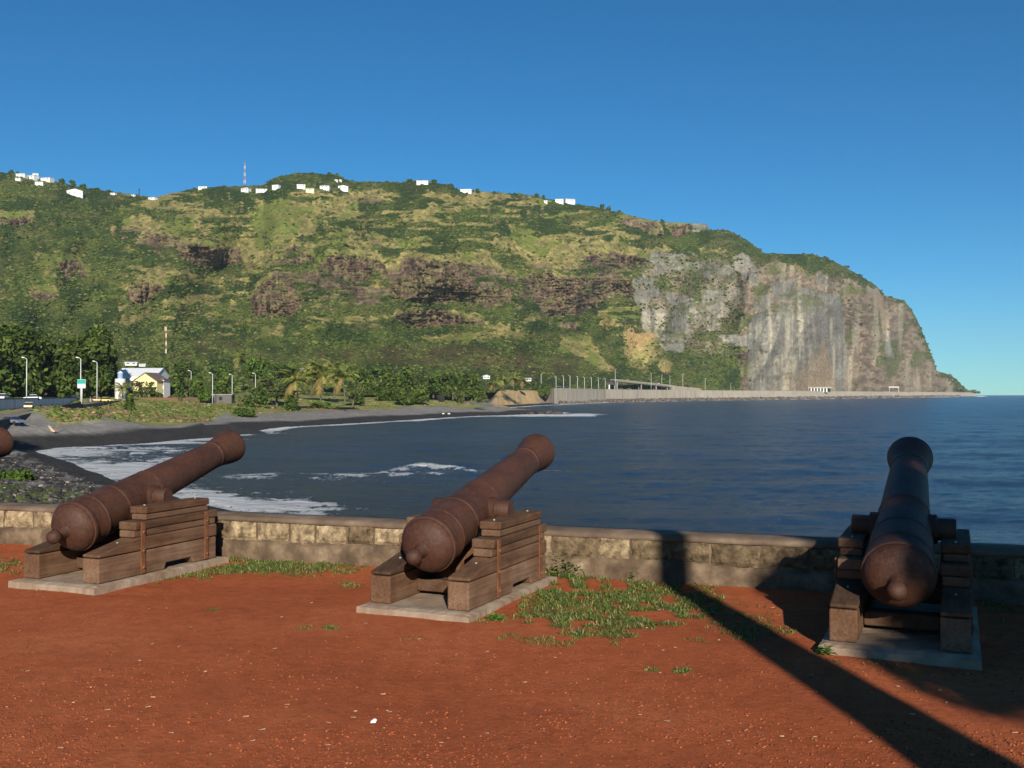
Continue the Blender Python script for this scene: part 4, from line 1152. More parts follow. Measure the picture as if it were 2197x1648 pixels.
for i in range(3):
    a, b_ = Vector(kerb[i]), Vector(kerb[i+1]); o_ = Vector((-94, 211, 0))
    h_ = (.5, .55, .8)[i]
    v = [a - o_, b_ - o_, b_ - o_ + Vector((.4, .05, 0)), a - o_ + Vector((.4, .05, 0))]
    v = [p + Vector((0, 0, -3)) for p in v] + [p + Vector((0, 0, h_)) for p in v]
    mb.add(v, [(0,1,5,4),(1,2,6,5),(2,3,7,6),(3,0,4,7),(4,5,6,7)])
mb.build('wall_face', mat_plain('dark_stone', (.07, .065, .06), .9), k_)

# ---- street lamps
def make_lamp(label, loc, h, rz=0, reach=.7, group='street lamps on the coast road', mat=None, r=.11):
    t = thing('street_lamp', label, 'street lamp', loc, rz, group)
    mb = MB(); mb.tube([(0,0,-.6),(0,0,h*.5),(0,0,h)], [r*1.25, r, r*.75], 8); mb.build('pole', mat or M_pole, t, smooth=True)
    mb = MB(); mb.tube([(0,0,h-.05),(-reach*.5,0,h+.28),(-reach,0,h+.35)], [r*.6, r*.5, r*.5], 6); mb.build('arm', mat or M_pole, t)
    mb = MB(); mb.add([(-reach+.2,-.16,h+.25),(-reach+.2,.16,h+.25),(-reach-.5,.2,h+.33),(-reach-.5,-.2,h+.33),(-reach+.2,-.13,h+.45),(-reach+.2,.13,h+.45),(-reach-.45,.14,h+.58),(-reach-.45,-.14,h+.58)],
        [(0,3,2,1),(4,5,6,7),(0,1,5,4),(1,2,6,5),(2,3,7,6),(3,0,4,7)]); mb.build('lamp_head', M_white, t, bevel=.03)
    return t
def lamp(label, px_, ytop, ybase, d, **k):
    b_ = at(px_, ybase, d); tz = at(px_, ytop, d).z
    return make_lamp(label, b_, tz - b_.z - .4, **k)
lamp('leftmost street lamp, standing at the retaining wall by a white car', 57, 767, 856, 243)
lamp('street lamp rising directly behind the green and white road sign', 173, 767, 856, 252)
lamp('street lamp right of the road sign against the dark trees', 208, 775, 852, 280)
lamp('short looking street lamp among trees right of the yellow house', 410, 795, 851, 380)
lamp('street lamp in front of the low grey shed', 456, 800, 862, 335)
lamp('street lamp at the right end of the low grey shed', 498, 803, 858, 372)
lamp('street lamp of which only the top shows above the shrubs left of the palms', 548, 801, 852, 410)
# ---- road sign
p = at(175.5, 861, 247)
t_ = thing('road_sign', 'rectangular road sign with a green upper half and a white lower half on one post', 'road sign', p)
mb = MB(); mb.tube([(0,0,-.6),(0,0,4.6)], .16, 8); mb.build('post', M_pole, t_, smooth=True)
z1 = at(175, 814, 247).z - p.z; z0_ = at(175, 833, 247).z - p.z
mb = MB(); mb.box(-.98, .98, -.24, -.17, z0_, z1); pn = mb.build('panel', M_white, t_, bevel=.01)
mb = MB(); mb.box(-.94, .94, -.262, -.245, (z0_ + z1) / 2 - .02, z1 - .05); mb.build('green_field', M_teal, pn)
mb = MB(); mb.box(-.94, .94, -.262, -.245, z0_ + .06, (z0_ + z1) / 2 - .08); mb.build('white_field', mat_plain('sign_pale', (.62, .64, .70), .5, var=.04), pn)

# ---- vehicles
M_tyre = mat_plain('tyre', (.02, .02, .02), .9)
def make_car(label, loc, rz, color, kind='car', L_=4.1, W=1.7, H=1.42, cat='car', name='parked_car', group=None):
    t = thing(name, label, cat, loc, rz, group)
    m = mat_plain('car_paint', color, .3, .5, var=.03)
    hx = L_ / 2
    if kind == 'car':
        low = [(-hx,.35),(-hx+.05,.72),(-hx+.75,.84),(hx-.55,.88),(hx-.02,.80),(hx,.35)]
        cab = [(-hx+.85,.83),(-hx+1.45,H-.03),(hx-1.15,H),(hx-.35,.86)]
    else:
        low = [(-hx,.4),(-hx+.05,1.0),(-hx+.5,1.15),(hx-.02,1.15),(hx,.4)]
        cab = [(-hx+.45,1.14),(-hx+.95,H),(hx-.1,H),(hx-.05,1.14)]
    mb = MB(); mb.prism(low, -W/2, W/2); mb.build('body', m, t, bevel=.06)
    mb = MB(); mb.prism([(a*1.0, b_) for a, b_ in cab], -W/2+.1, W/2-.1); mb.build('window_glass', M_glassd, t, bevel=.03)
    mb = MB(); top = [(cab[1][0]-.06, cab[1][1]-.05), (cab[1][0]+.04, cab[1][1]+.03), (cab[2][0]-.02, cab[2][1]+.03), (cab[2][0]+.07, cab[2][1]-.05)]
    mb.prism(top, -W/2+.09, W/2-.09); mb.build('roof', m, t, bevel=.02)
    for sx in (-1, 1):
        for sy in (-hx+.75, hx-.75):
            mb = MB(); mb.tube([(sx*(W/2-.2), sy, .31), (sx*(W/2+.02), sy, .31)], .31, 14); mb.build('wheel', M_tyre, t)
    return t
CG = 'vehicles on the roads at the left'
make_car('white car cut by the left edge behind the retaining wall', at(6, 858, 232), .2, (.75,.77,.78), group=CG)
make_car('white car behind the retaining wall beside the leftmost street lamp', at(70, 859, 252), -1.2, (.75,.77,.78), group=CG)
make_car('beige car driving on the ramp road below the retaining wall', at(62, 877, 222), .35, (.62,.52,.30), L_=4.3, group=CG)
p = land_pt(28, 911) or at(28, 911, 170); make_car('bluish grey car parked low in the shade on the beach below the ramp', p, 1.2, (.16,.19,.25), L_=3.9, group=CG)
make_car('small yellow car at the top of the ramp in front of the yellow house', at(228, 863, 285), 1.35, (.75,.60,.16), L_=3.8, group=CG)
make_car('orange car beside the standing person at the top of the ramp', at(206, 862, 288), .3, (.62,.24,.07), L_=3.8, group=CG)
make_car('dark car on the upper road left of the road sign', at(161, 858, 295), .2, (.05,.05,.06), group=CG)
# ---- a person at the top of the ramp
t_ = thing('person', 'person in a dark top and light blue trousers standing at the top of the ramp', 'person', at(194, 863.5, 284))
def skin_body(name, joints, edges, radii, mat, parent, sub=1):
    me = bpy.data.meshes.new(name); me.from_pydata(joints, edges, []); o = bpy.data.objects.new(name, me); COL.objects.link(o); o.parent = parent
    mo = o.modifiers.new('skin', 'SKIN'); mo.use_smooth_shade = True
    for i, r in enumerate(radii):
        me.skin_vertices[0].data[i].radius = (r, r)
    me.skin_vertices[0].data[0].use_root = True
    s_ = o.modifiers.new('sub', 'SUBSURF'); s_.levels = s_.render_levels = sub
    me.materials.append(mat); return o
M_skin = mat_plain('skin', (.26, .14, .09), .6)
skin_body('body', [(0,0,.95),(0,0,1.2),(0,0,1.42),(0,0,1.5),(0,-.02,1.62),(.19,0,1.40),(.25,.0,1.12),(.24,-.06,.88),(-.19,0,1.40),(-.25,0,1.12),(-.24,-.06,.88),(.09,0,.88),(.11,.0,.48),(.11,.02,.07),(.12,-.12,.04),(-.09,0,.88),(-.11,0,.48),(-.11,.02,.07),(-.12,-.12,.04)],
    [(0,1),(1,2),(2,3),(3,4),(2,5),(5,6),(6,7),(2,8),(8,9),(9,10),(0,11),(11,12),(12,13),(13,14),(0,15),(15,16),(16,17),(17,18)],
    [.14,.13,.14,.06,.10,.06,.045,.035,.06,.045,.035,.085,.06,.045,.035,.085,.06,.045,.035], M_skin, t_)
skin_body('trousers', [(0,0,.97),(0,0,.90),(.095,0,.84),(.115,0,.48),(.115,.02,.10),(-.095,0,.84),(-.115,0,.48),(-.115,.02,.10)], [(0,1),(1,2),(2,3),(3,4),(1,5),(5,6),(6,7)], [.155,.155,.10,.078,.07,.10,.078,.07], mat_plain('pale_blue_cloth', (.36,.50,.60), .9), t_)
skin_body('shirt', [(0,0,1.0),(0,0,1.2),(0,0,1.40),(.18,0,1.40),(.24,0,1.18),(-.18,0,1.40),(-.24,0,1.18)], [(0,1),(1,2),(2,3),(3,4),(2,5),(5,6)], [.155,.155,.16,.075,.065,.075,.065], mat_plain('dark_cloth', (.05,.05,.07), .9), t_)
mb = MB(); mb.ball((0,.01,1.66), .112, 10, 6); mb.build('hair', M_dark, t_)

# ---- houses
def gable(mb, w_, d_, z0, h, over=.4, M=None):
    """ridge along y, gable toward the viewer"""
    a = w_/2 + over
    pr = [(-a, z0 - over * h / (w_/2)), (0, z0 + h), (a, z0 - over * h / (w_/2)), (a, z0 - over * h / (w_/2) + .18), (0, z0 + h + .22), (-a, z0 - over * h / (w_/2) + .18)]
    n = len(pr); y0, y1 = -d_/2 - over, d_/2 + over
    vs = [(x, y0, z) for x, z in pr] + [(x, y1, z) for x, z in pr]
    fs = [(0,1,4,5),(1,2,3,4),(6,11,10,7),(7,10,9,8)] + [(i,(i+1)%n,n+(i+1)%n,n+i) for i in range(n)]
    mb.add(vs, fs)
def make_house(name, label, loc, rz, w_, d_, h, roof='flat', rh=1.5, wm=None, rm=None, group=None, cat='house', nwin=3, floors=1, sink=4):
    t = thing(name, label, cat, loc, rz, group)
    wm = wm or M_white; rm = rm or M_roofw
    mb = MB(); mb.box(-w_/2, w_/2, -d_/2, d_/2, -sink, h)
    if roof == 'gable': mb.add([(-w_/2,-d_/2,h),(w_/2,-d_/2,h),(0,-d_/2,h+rh),(-w_/2,d_/2,h),(w_/2,d_/2,h),(0,d_/2,h+rh)], [(0,1,2),(3,5,4)])
    if roof == 'long': mb.add([(-w_/2,-d_/2,h),(-w_/2,d_/2,h),(-w_/2,0,h+rh),(w_/2,-d_/2,h),(w_/2,d_/2,h),(w_/2,0,h+rh)], [(0,2,1),(3,4,5)])
    mb.build('wall', wm, t)
    mb = MB()
    if roof == 'gable': gable(mb, w_, d_, h, rh)
    elif roof == 'long':
        o_ = .4; e = o_ * rh / (d_/2)
        pr = [(-d_/2-o_, h-e), (0, h+rh), (d_/2+o_, h-e), (d_/2+o_, h-e+.2), (0, h+rh+.22), (-d_/2-o_, h-e+.2)]
        vs = [(-w_/2-o_, y, z) for y, z in pr] + [(w_/2+o_, y, z) for y, z in pr]
        mb.add(vs, [(0,1,4,5),(1,2,3,4),(6,11,10,7),(7,10,9,8)] + [(i,(i+1)%6,6+(i+1)%6,6+i) for i in range(6)])
    elif roof == 'hip':
        a, b_ = w_/2+.5, d_/2+.5; r_ = max(.1, a - b_)
        mb.add([(-a,-b_,h),(a,-b_,h),(a,b_,h),(-a,b_,h),(-r_,0,h+rh),(r_,0,h+rh),(-a,-b_,h-.2),(a,-b_,h-.2),(a,b_,h-.2),(-a,b_,h-.2)], [(0,1,5,4),(1,2,5),(2,3,4,5),(3,0,4),(6,7,1,0),(7,8,2,1),(8,9,3,2),(9,6,0,3),(9,8,7,6)])
    else: mb.box(-w_/2-.3, w_/2+.3, -d_/2-.3, d_/2+.3, h + .003, h+.35)
    mb.build('roof', rm, t)
    for f_ in range(floors):
        for i in range(nwin):
            x_ = -w_/2 + w_ * (i + .5) / nwin; z_ = h * (f_ + .28) / floors
            mb = MB(); mb.box(x_-.55, x_+.55, -d_/2-.05, -d_/2+.02, z_, z_ + min(1.3, h / floors * .5)); mb.build('window', M_glassd, t)
    return t
HG = 'white houses along the hilltop'
hs_ = [  # px, py of base, width px, height px, roof, label
 (45,379,22,6,'flat','white flat roofed house at the upper left of the cluster on the far left hilltop'),
 (66,384,28,9,'long','wide white house in the middle of the cluster on the far left hilltop'),
 (75,376,13,5,'hip','small pale house topmost in the cluster on the far left hilltop'),
 (100,388,25,8,'long','long white house at the right end of the cluster on the far left hilltop'),
 (84,396,19,6,'flat','low white house lowest in the cluster on the far left hilltop'),
 (38,386,13,4,'flat','small grey white house at the left end of the cluster on the far left hilltop'),
 (160,419,36,14,'gable','largest white house standing alone below the far left cluster'),
 (242,417,13,3,'flat','thin pale building on the saddle between the far left cluster and the dark pylon'),
 (285,421,9,4,'flat','small white building just left of the dark pylon on the saddle'),
 (327,428,18,4,'flat','low white building just right of the dark pylon on the saddle'),
 (435,405,21,4,'flat','long low pale building left of the lattice mast on the hilltop'),
 (527,411,20,10,'hip','round looking white house just below the lattice mast'),
 (561,411,27,7,'long','long low white house next right of the round white house by the mast'),
 (592,405,17,9,'flat','tall boxy white house under the left end of the wooded summit'),
 (645,402,20,6,'flat','white house in the row below the middle of the wooded summit'),
 (665,410,20,7,'long','cream house lowest in the row below the wooded summit'),
 (697,405,23,9,'hip','big white house below the right part of the wooded summit'),
 (735,406,24,8,'gable','white house with a gabled front at the right end of the summit row'),
 (721,389,7,5,'hip','tiny white house high under the summit pines, left of a pair'),
 (730,389,6,4,'gable','tiny white house high under the summit pines, right of a pair'),
 (906,394,28,6,'flat','white house among trees on the ridge right of the summit'),
 (1000,413,27,7,'flat','long white house alone on the skyline with a dark tree to its right'),
 (1200,434,20,7,'flat','left block of the white buildings on the sloping skyline'),
 (1222,434,24,8,'long','right block of the white buildings on the sloping skyline'),
 (1171,434,8,4,'flat','tiny white hut left of the white buildings on the sloping skyline'),
]
random.seed(12); M_grr = mat_plain('grey_roof', (.42, .42, .41), .6, var=.15)
for q in hs_:
    P = hill_pt(q[0], q[1]); d_ = P.y / F
    P.y -= 4; P.x *= (P.y) / (P.y + 4); P.z = CAMZ + float(tan_of(q[1])) * P.y
    ww, hh = q[2] * d_ * .88, q[3] * d_ * .78
    wm = M_cream if 'cream' in q[5] else M_white
    make_house('house', q[5], P, random.uniform(-.35, .25), ww, min(9, ww * .7), hh * (.72 if q[4] != 'flat' else .95), q[4], hh * .4, wm, random.choice([M_roofw, M_grr, M_roofw, M_white]), HG, nwin=max(1, int(ww / 5)))
# low houses among the trees
for (px_, py_, w__, h__, d_, rf, lab, wm, rm) in [
  (283,783,24,5,480,'long','small white house with a white roof above and behind the yellow house',M_white,M_roofw),
  (307,785,13,3,500,'flat','flat white outbuilding above and right of the white roof behind the yellow house',M_white,M_white),
  (662,799,18,6,520,'flat','small yellow house half hidden in trees above the coconut palms',M_yellow,M_roofd),
  (648,795,8,4,540,'long','small white house left of the yellow house above the coconut palms',M_white,M_roofw),
  (1042,812,14,6,640,'gable','white house at the right end of the dark coast trees',M_white,M_roofw),
  (1132,817,12,5,760,'long','white house above the sandy bluff palms',M_white,M_roofw)]:
    P = at(px_, py_, d_); make_house('house', lab, P, .2, w__ * d_ / F, 6, h__ * d_ / F * .75, rf, h__ * d_ / F * .4, wm, rm, 'houses among the coast trees', nwin=2, sink=.4)
# yellow gabled house, white hall behind, round tower
d_ = 350; P = at(325, 848, d_); u = d_ / F
t_ = make_house('yellow_house', 'yellow gabled house with brown roof among bushes beside the round white tower', P, -.12, 52*u, 9, 30*u, 'gable', 17*u, M_yellow, M_roofd, None, 'house', 2, 2)
mb = MB(); mb.box(-38*u/1, -26.3*u, -2, 6, -1, 24*u); mb.add([(-40*u,-2.6,24*u),(-24*u,-2.6,34*u),(-24*u,6.6,34*u),(-40*u,6.6,24*u),(-40*u,-2.6,24*u-.25),(-24*u,-2.6,34*u-.25),(-24*u,6.6,34*u-.25),(-40*u,6.6,24*u-.25)], [(0,1,2,3),(7,6,5,4),(0,4,5,1),(3,2,6,7),(0,3,7,4)])
mb.build('side_wing', M_roofd, t_)
mb = MB(); mb.box(-12*u, 26*u, -6.3, -4.55, 16*u, 16*u + .25); mb.build('porch_roof', M_roofd, t_)
P = at(306, 846, 378); u = 378 / F
make_house('white_hall', 'large white hall with a broad pale roof behind the yellow house', P, -.05, 86*u, 12, 40*u, 'long', 15*u, M_white, M_roofw, None, 'building', 5, 2)
P = at(350, 848, 352); u = 352 / F
make_house('white_annex', 'narrow white annex at the right side of the yellow house', P, -.1, 17*u, 5, 33*u, 'flat', 1, M_white, M_roofd, None, 'building', 2, 2)
P = at(258, 853, 322); u = 322 / F
t_ = thing('round_tower', 'round white tower with dark bands and a blue drum on top beside the yellow house', 'tower', P)
Z90 = Matrix.Rotation(PI/2, 4, 'X')
mb = MB(); mb.lathe([(11*u, -2), (11*u, 40*u), (10.5*u, 40.3*u)], Z90, 24); sh = mb.build('shaft', M_white, t_, smooth=True, autosmooth=40)
for z in (14, 23, 31):
    mb = MB(); mb.lathe([(11.2*u, z*u), (11.25*u, z*u), (11.25*u, z*u+.12), (11.2*u, z*u+.13)], Z90, 24); mb.build('band', M_roofd, sh)
mb = MB(); mb.lathe([(5.6*u, 40.2*u), (5.6*u, 52*u)], Z90, 20); mb.build('drum', M_blue, t_, smooth=True, autosmooth=40)
mb = MB(); mb.lathe([(6.2*u, 52*u), (6.2*u, 53*u), (.5*u, 57*u), (.1, 57.2*u)], Z90, 20); mb.build('cap', M_white, t_, smooth=True, autosmooth=30)
# shed, fence
P = at(477, 863, 345); u = 345/F
make_house('shed', 'low grey concrete shed with a pale flat roof behind a street lamp', P, .05, 46*u, 5, 15*u, 'flat', 1, mat_plain('grey_plaster', (.13,.125,.12), .9), M_conc, None, 'shed', 1)
t_ = thing('fence', 'rusty brown board fence on the bank right of the yellow house', 'fence', at(340, 861, 330)); u = 330/F
mb = MB()
for i in range(56):
    x_ = (-42 + i*1.5)*u; mb.box(x_, x_+1.3*u, -.02, .02, -1, (8+random.uniform(-.5,.5))*u)
mb.build('boards', mat_plain('rusty_boards', (.20,.10,.055), .9), t_)
for i in range(9):
    mb = MB(); mb.box((-42+i*10.4)*u-.06, (-42+i*10.4)*u+.06, .025, .14, -1, 8.6*u); mb.build('post', M_roofd, t_)

# ---- masts
M_pink = mat_plain('faded_red_paint', (.50, .17, .13), .6, var=.1)
def mast(name, label, foot, h, w_, n_, cat, legs=.16):
    t = thing(name, label, cat, foot)
    for s in range(n_):
        z0, z1 = h*s/n_, h*(s+1)/n_; q0, q1 = w_*(1-.65*s/n_), w_*(1-.65*(s+1)/n_)
        mb = MB()
        c0 = [(q0/2*a, q0/2*b_, z0) for a, b_ in ((-1,-1),(1,-1),(1,1),(-1,1))]; c1 = [(q1/2*a, q1/2*b_, z1) for a, b_ in ((-1,-1),(1,-1),(1,1),(-1,1))]
        for i in range(4):
            mb.tube([c0[i], c1[i]], legs, 4); mb.tube([c0[i], c1[(i+1)%4]], legs*.5, 4); mb.tube([c0[(i+1)%4], c1[i]], legs*.5, 4)
        mb.build('lattice_section', M_pink if (n_ - s) % 2 else M_white, t)
    return t
P = hill_pt(524, 398); mast('lattice_mast', 'red and white lattice mast standing on the hilltop skyline', P - Vector((0,0,1)), 54*P.y/F, 2.4, 7, 'mast', .11)
P = hill_pt(356, 758); u = P.y/F
t_ = thing('banded_mast', 'slim red and white banded mast with a small box on top on the lower hillside', 'mast', P)
for s in range(6):
    mb = MB(); mb.tube([(0,0,(s*8.5 - (2 if s == 0 else 0))*u), (0,0,(s+1)*8.5*u - .01)], 1.15*u, 10); mb.build('mast_section', M_white if s % 2 == 0 else M_red, t_, smooth=True, autosmooth=40)
mb = MB(); mb.box(-3*u, 2*u, -1.5*u, 1.5*u, 48*u, 57*u); mb.build('head_box', mat_plain('tan_box', (.45,.36,.22), .7), t_)
P = hill_pt(297, 420); u = P.y/F
t_ = thing('pylon', 'dark slim pylon on the saddle of the hilltop skyline', 'pylon', P); mb = MB(); mb.tube([(0,0,-2),(0,0,16*u)], [.8,.5], 6); mb.build('pole', M_dark, t_)
mb = MB(); mb.box(-.9,.9,-.3,.3,12*u,15*u); mb.build('antenna', M_dark, t_)

# ---- trees
def lumps_for(w_, h, n_, seed, flat=.5):
    r = random.Random(seed); out = []
    for i in range(n_):
        a = r.uniform(0, 2*PI); q = math.sqrt(r.random()) * .62
        z = r.uniform(.30, .80); sh = 1 - .75*max(0, z - .45)
        rr_ = r.uniform(.26, .42)
        out.append((math.cos(a)*q*w_/2*sh, math.sin(a)*q*w_/2*sh, z*h, rr_*w_/2, rr_*w_/2, rr_*h*flat))
    return out
def tree(name, label, P, w_, h, N, ls, pal, group, seed, nl=9, trunk=True, cat='tree', zlo=0, flat=.55, tr_h=.45):
    t = thing(name, label, cat, P, 0, group)
    lm = lumps_for(w_, h, nl, seed, flat)
    if zlo: lm += [(l[0]*1.05, l[1]*1.05, l[2]*.45, l[3], l[4], l[5]) for l in lm[:zlo]]
    leaf_cloud(N, lm, ls, pal, t, M_leaf)
    if trunk:
        r = random.Random(seed); mb = MB(); r0 = max(.18, h*.028)
        mb.tube([(0,0,-1.5),(0,0,0),(r.uniform(-.3,.3),0,h*tr_h*.6),(r.uniform(-.5,.5),.2,h*tr_h)], [r0*1.5,r0*1.2,r0,r0*.7], 8)
        for l in lm[:4]: mb.tube([(0,0,h*tr_h*.55),(l[0]*.5,l[1]*.5,h*tr_h),(l[0],l[1],l[2])], [r0*.7,r0*.5,r0*.2], 6)
        mb.build('trunk', M_bark, t, smooth=True)
    return t
DK = [(.055,.090,.019),(.082,.122,.024),(.042,.068,.015),(.115,.150,.030)]
MD = [(.070,.108,.024),(.095,.138,.028),(.055,.085,.02)]
LT = [(.09,.115,.035),(.11,.13,.045),(.075,.10,.03)]
BR = [(.08,.13,.022),(.10,.155,.028),(.065,.11,.02)]
BG = 'big dark trees behind the upper road at the left'
for i, (px_, yt, yb, w__, d_, lab) in enumerate([
  (-70,700,862,200,275,'big dark spreading tree cut by the left edge'),
  (28,694,862,150,300,'big dark spreading tree behind the leftmost street lamp'),
  (122,696,860,140,318,'big dark spreading tree between the leftmost lamp and the road sign'),
  (186,694,858,130,325,'big dark spreading tree whose crown rises highest behind the road sign'),
  (222,716,858,66,352,'rounded dark tree at the right end of the big trees beside the round tower')]):
    u = d_/F; tree('banyan_tree', lab, at(px_, yb, d_), w__*u*1.12, (yb-yt)*u*1.0, 10000, .95, DK, BG, 100+i, 22, zlo=16, flat=.5, tr_h=.35)
CG2 = 'trees along the coast'
tl_ = [ # px, ytop, ybase, width, d, pal, label, zlo
 (374,790,860,56,365,MD,'green tree right of the yellow house, beyond the fence',5),
 (425,800,860,60,380,MD,'green tree behind the short looking street lamp',6),
 (480,796,850,60,430,DK,'dark tree behind the low grey shed',5),
 (545,766,815,92,520,BR,'round bright green tree on the slope above the grey green tree',5),
 (470,775,820,70,540,MD,'green tree on the slope above the low grey shed',4),
 (400,775,815,70,560,DK,'dark green tree on the slope above the short looking lamp',4),
 (340,772,812,60,600,DK,'dark tree on the slope behind the white hall',4),
 (610,775,815,80,560,DK,'dark tree left of the small yellow house in the trees',4),
 (710,778,818,70,580,MD,'green tree right of the small yellow house in the trees',4),
 (780,790,850,80,470,DK,'dark tree just right of the coconut palms',6),
 (815,780,815,70,600,MD,'green tree on the rise between the palms and the dark mass',4),
 (838,795,860,70,440,DK,'dark bushy tree at the left end of the dark coast mass',6),
 (885,788,858,80,480,DK,'tall dark tree second from the left in the dark coast mass',6),
 (930,790,848,70,520,MD,'greener tree in the middle of the dark coast mass',5),
 (972,792,852,76,520,DK,'dark rounded tree right of the middle of the dark coast mass',6),
 (1012,798,862,66,500,DK,'dark rounded tree at the right end of the dark coast mass',6),
 (905,830,866,60,430,DK,'low dark tree in front of the dark coast mass, over the meadow',4),
 (868,835,866,50,420,MD,'low green tree in front of the left part of the dark coast mass',4),
 (985,840,864,36,470,LT,'small pale green bush tree in front of the dark mass beside the dark rock',3),
 (1150,815,845,30,840,DK,'dark tree between the sandy bluff and the sea wall',4),
 (1170,822,850,34,830,DK,'dark bushy tree at the near end of the sea wall',5)]
for i, q in enumerate(tl_):
    u = q[4]/F; tree('tree', q[6], at(q[0], q[2], q[4]), q[3]*u, (q[2]-q[1])*u*1.05, 1500, .95, q[5], CG2, 200+i, 9, zlo=q[7], tr_h=.3)
def ground_or(px_, py_, d_): return land_pt(px_, py_, 100) or at(px_, py_, d_)
P = ground_or(594, 873, 320); u = P.y/F; tree('tree', 'grey green tree with a pale bare trunk left of the coconut palms', P, 92*u, 78*u, 1600, .7, LT, CG2, 301, 9, tr_h=.5, flat=.42)
P = ground_or(757, 872, 320); u = P.y/F; tree('tree', 'rounded grey green tree with a leaning pale trunk right of the coconut palms', P, 66*u, 60*u, 1500, .6, LT, CG2, 302, 8, tr_h=.42, flat=.5)
SG = 'shrubs on the banks'
P = ground_or(30, 1046, 64); tree('shrub', 'sunlit green clump growing on the near shingle at the left edge behind the parapet', P - Vector((0,0,.4)), 5.0, 2.0, 2600, .22, BR, SG, 329, 11, False, 'shrub', zlo=11)
for i, (px_, yb, w__, h__, pal, lab) in enumerate([
  (545,873,92,44,MD,'broad dark shrub under the grey green tree left of the palms'),
  (627,881,48,40,DK,'round dark shrub right of the pale bare trunk'),
  (520,893,70,20,MD,'low leafy shrub on the shingle edge below the shed'),
  (305,857,88,38,LT,'grey green mound of bush in front of the yellow house'),
  (277,880,22,34,DK,'dark bush hanging on the earth bank below the round tower'),
  (108,858,20,14,MD,'small bush on the retaining wall between the lamp and the road sign'),
  (212,858,30,22,MD,'small green bush in front of the dark trees right of the road sign'),
  (440,862,46,36,BR,'bright green bush left of the low grey shed'),
  (690,876,60,12,BR,'low bright bush in the meadow under the palms'),
  (1035,862,30,16,LT,'pale bush on the rise left of the sandy bluff'),
  (334,860,44,24,MD,'green bush in front of the right half of the yellow house by the board fence'),
  (372,866,40,18,LT,'pale green bush at the right end of the board fence'),
  (244,858,22,16,DK,'small dark bush at the left foot of the round white tower'),
  (770,868,40,30,DK,'dark shrub behind the leaning pale trunk')]):
    P = ground_or(px_, yb, 330) if yb > 866 else at(px_, yb, 336 if px_ < 460 else 420)
    u = P.y/F; tree('shrub', lab, P, w__*u, h__*u*1.1, 700, .55, pal, SG, 330+i, 7, False, 'shrub', zlo=7)
PG = 'coconut palms on the coast'
PY = [(.17,.20,.045),(.22,.235,.06),(.27,.25,.07),(.14,.18,.04)]
for i, (px_, yb, yc, fr, d_, lean, lab) in enumerate([
  (688,860,806,34,0,(.6,0),'tallest coconut palm with a thick trunk and yellowing fronds in the meadow'),
  (740,860,808,30,340,(-.8,0),'coconut palm right of the tallest palm, partly behind the leaning trunk tree'),
  (640,862,816,30,335,(-1,0),'coconut palm with drooping yellow fronds left of the tallest palm'),
  (717,852,792,28,400,(.5,0),'coconut palm behind and between the two right hand palms'),
  (668,850,800,26,400,(-.6,0),'slender coconut palm behind the tallest palm on its left'),
  (515,795,768,16,560,(0,0),'small palm standing alone on the slope above the shed'),
  (263,854,833,15,313,(0,0),'small palm at the foot of the round white tower'),
  (1102,834,812,14,690,(.4,0),'palm in the middle of the group above the sandy bluff'),
  (1061,838,822,13,680,(-.4,0),'low palm at the left of the group above the sandy bluff'),
  (1122,834,817,12,700,(.3,0),'palm at the right of the group above the sandy bluff'),
  (1080,836,816,12,720,(-.3,0),'palm left of the middle of the group above the sandy bluff')]):
    P = (land_pt(px_, yb, 100) if d_ == 0 else None) or at(px_, yb, d_ or 330); u = P.y/F
    palm('coconut_palm', lab, P - Vector((0,0,.5)), (yb-yc)*u+.5, .38, .2, 26, fr*u*1.75, lean, PG, 50+i, .095, PY, dead=2, nl=13, droop=1.05)
KG = 'trees on the hilltop skyline'
for i, (px_, yb, w__, h__, lab) in enumerate([
  (22,374,12,10,'dark skyline tree at the left end of the far left cluster of houses'),
  (36,375,8,7,'small skyline tree between the two leftmost white roofs'),
  (132,392,16,11,'dark skyline tree right of the far left cluster of houses'),
  (152,394,18,12,'tall dark skyline tree just above the largest white house'),
  (176,404,20,12,'dark skyline tree above and right of the largest white house'),
  (205,410,16,8,'low skyline tree halfway down to the saddle'),
  (232,414,14,7,'small skyline tree nearest the saddle from the left'),
  (705,378,12,9,'dark pine on the right shoulder of the wooded summit'),
  (722,383,15,11,'dark pine cluster crown above the tiny white pair of houses'),
  (735,388,12,9,'dark pine last on the right shoulder of the wooded summit'),
  (880,393,22,9,'rounded skyline tree left of the white house among trees on the ridge'),
  (930,393,16,8,'rounded skyline tree right of the white house among trees on the ridge'),
  (965,402,20,11,'dark skyline tree left of the long white house'),
  (1024,414,14,11,'dark skyline tree touching the right end of the long white house'),
  (1152,424,14,9,'round skyline tree left of the white buildings on the sloping skyline'),
  (1166,427,8,8,'thin skyline tree next to the tiny white hut'),
  (1292,449,13,13,'tall bushy skyline tree, first of three beyond the white buildings'),
  (1306,451,11,10,'bushy skyline tree, second of three beyond the white buildings'),
  (1328,455,12,8,'low bushy skyline tree, third of three beyond the white buildings'),
  (1421,474,9,8,'small skyline tree at the edge of the brown crag'),
  (1770,556,24,8,'dark low tree on the second rounded hilltop above the cliff'),
  (1815,578,24,9,'dark low tree on the falling edge of the second hilltop above the cliff'),
  (1845,596,20,8,'dark low tree lowest on the falling edge above the cliff')]):
    P = hill_pt(px_, yb); u = P.y/F
    tree('skyline_tree', lab, P - Vector((0,0,1)), w__*u, h__*u*1.15, 260, 1.6, DK, KG, 400+i, 6, True, 'tree', zlo=3)

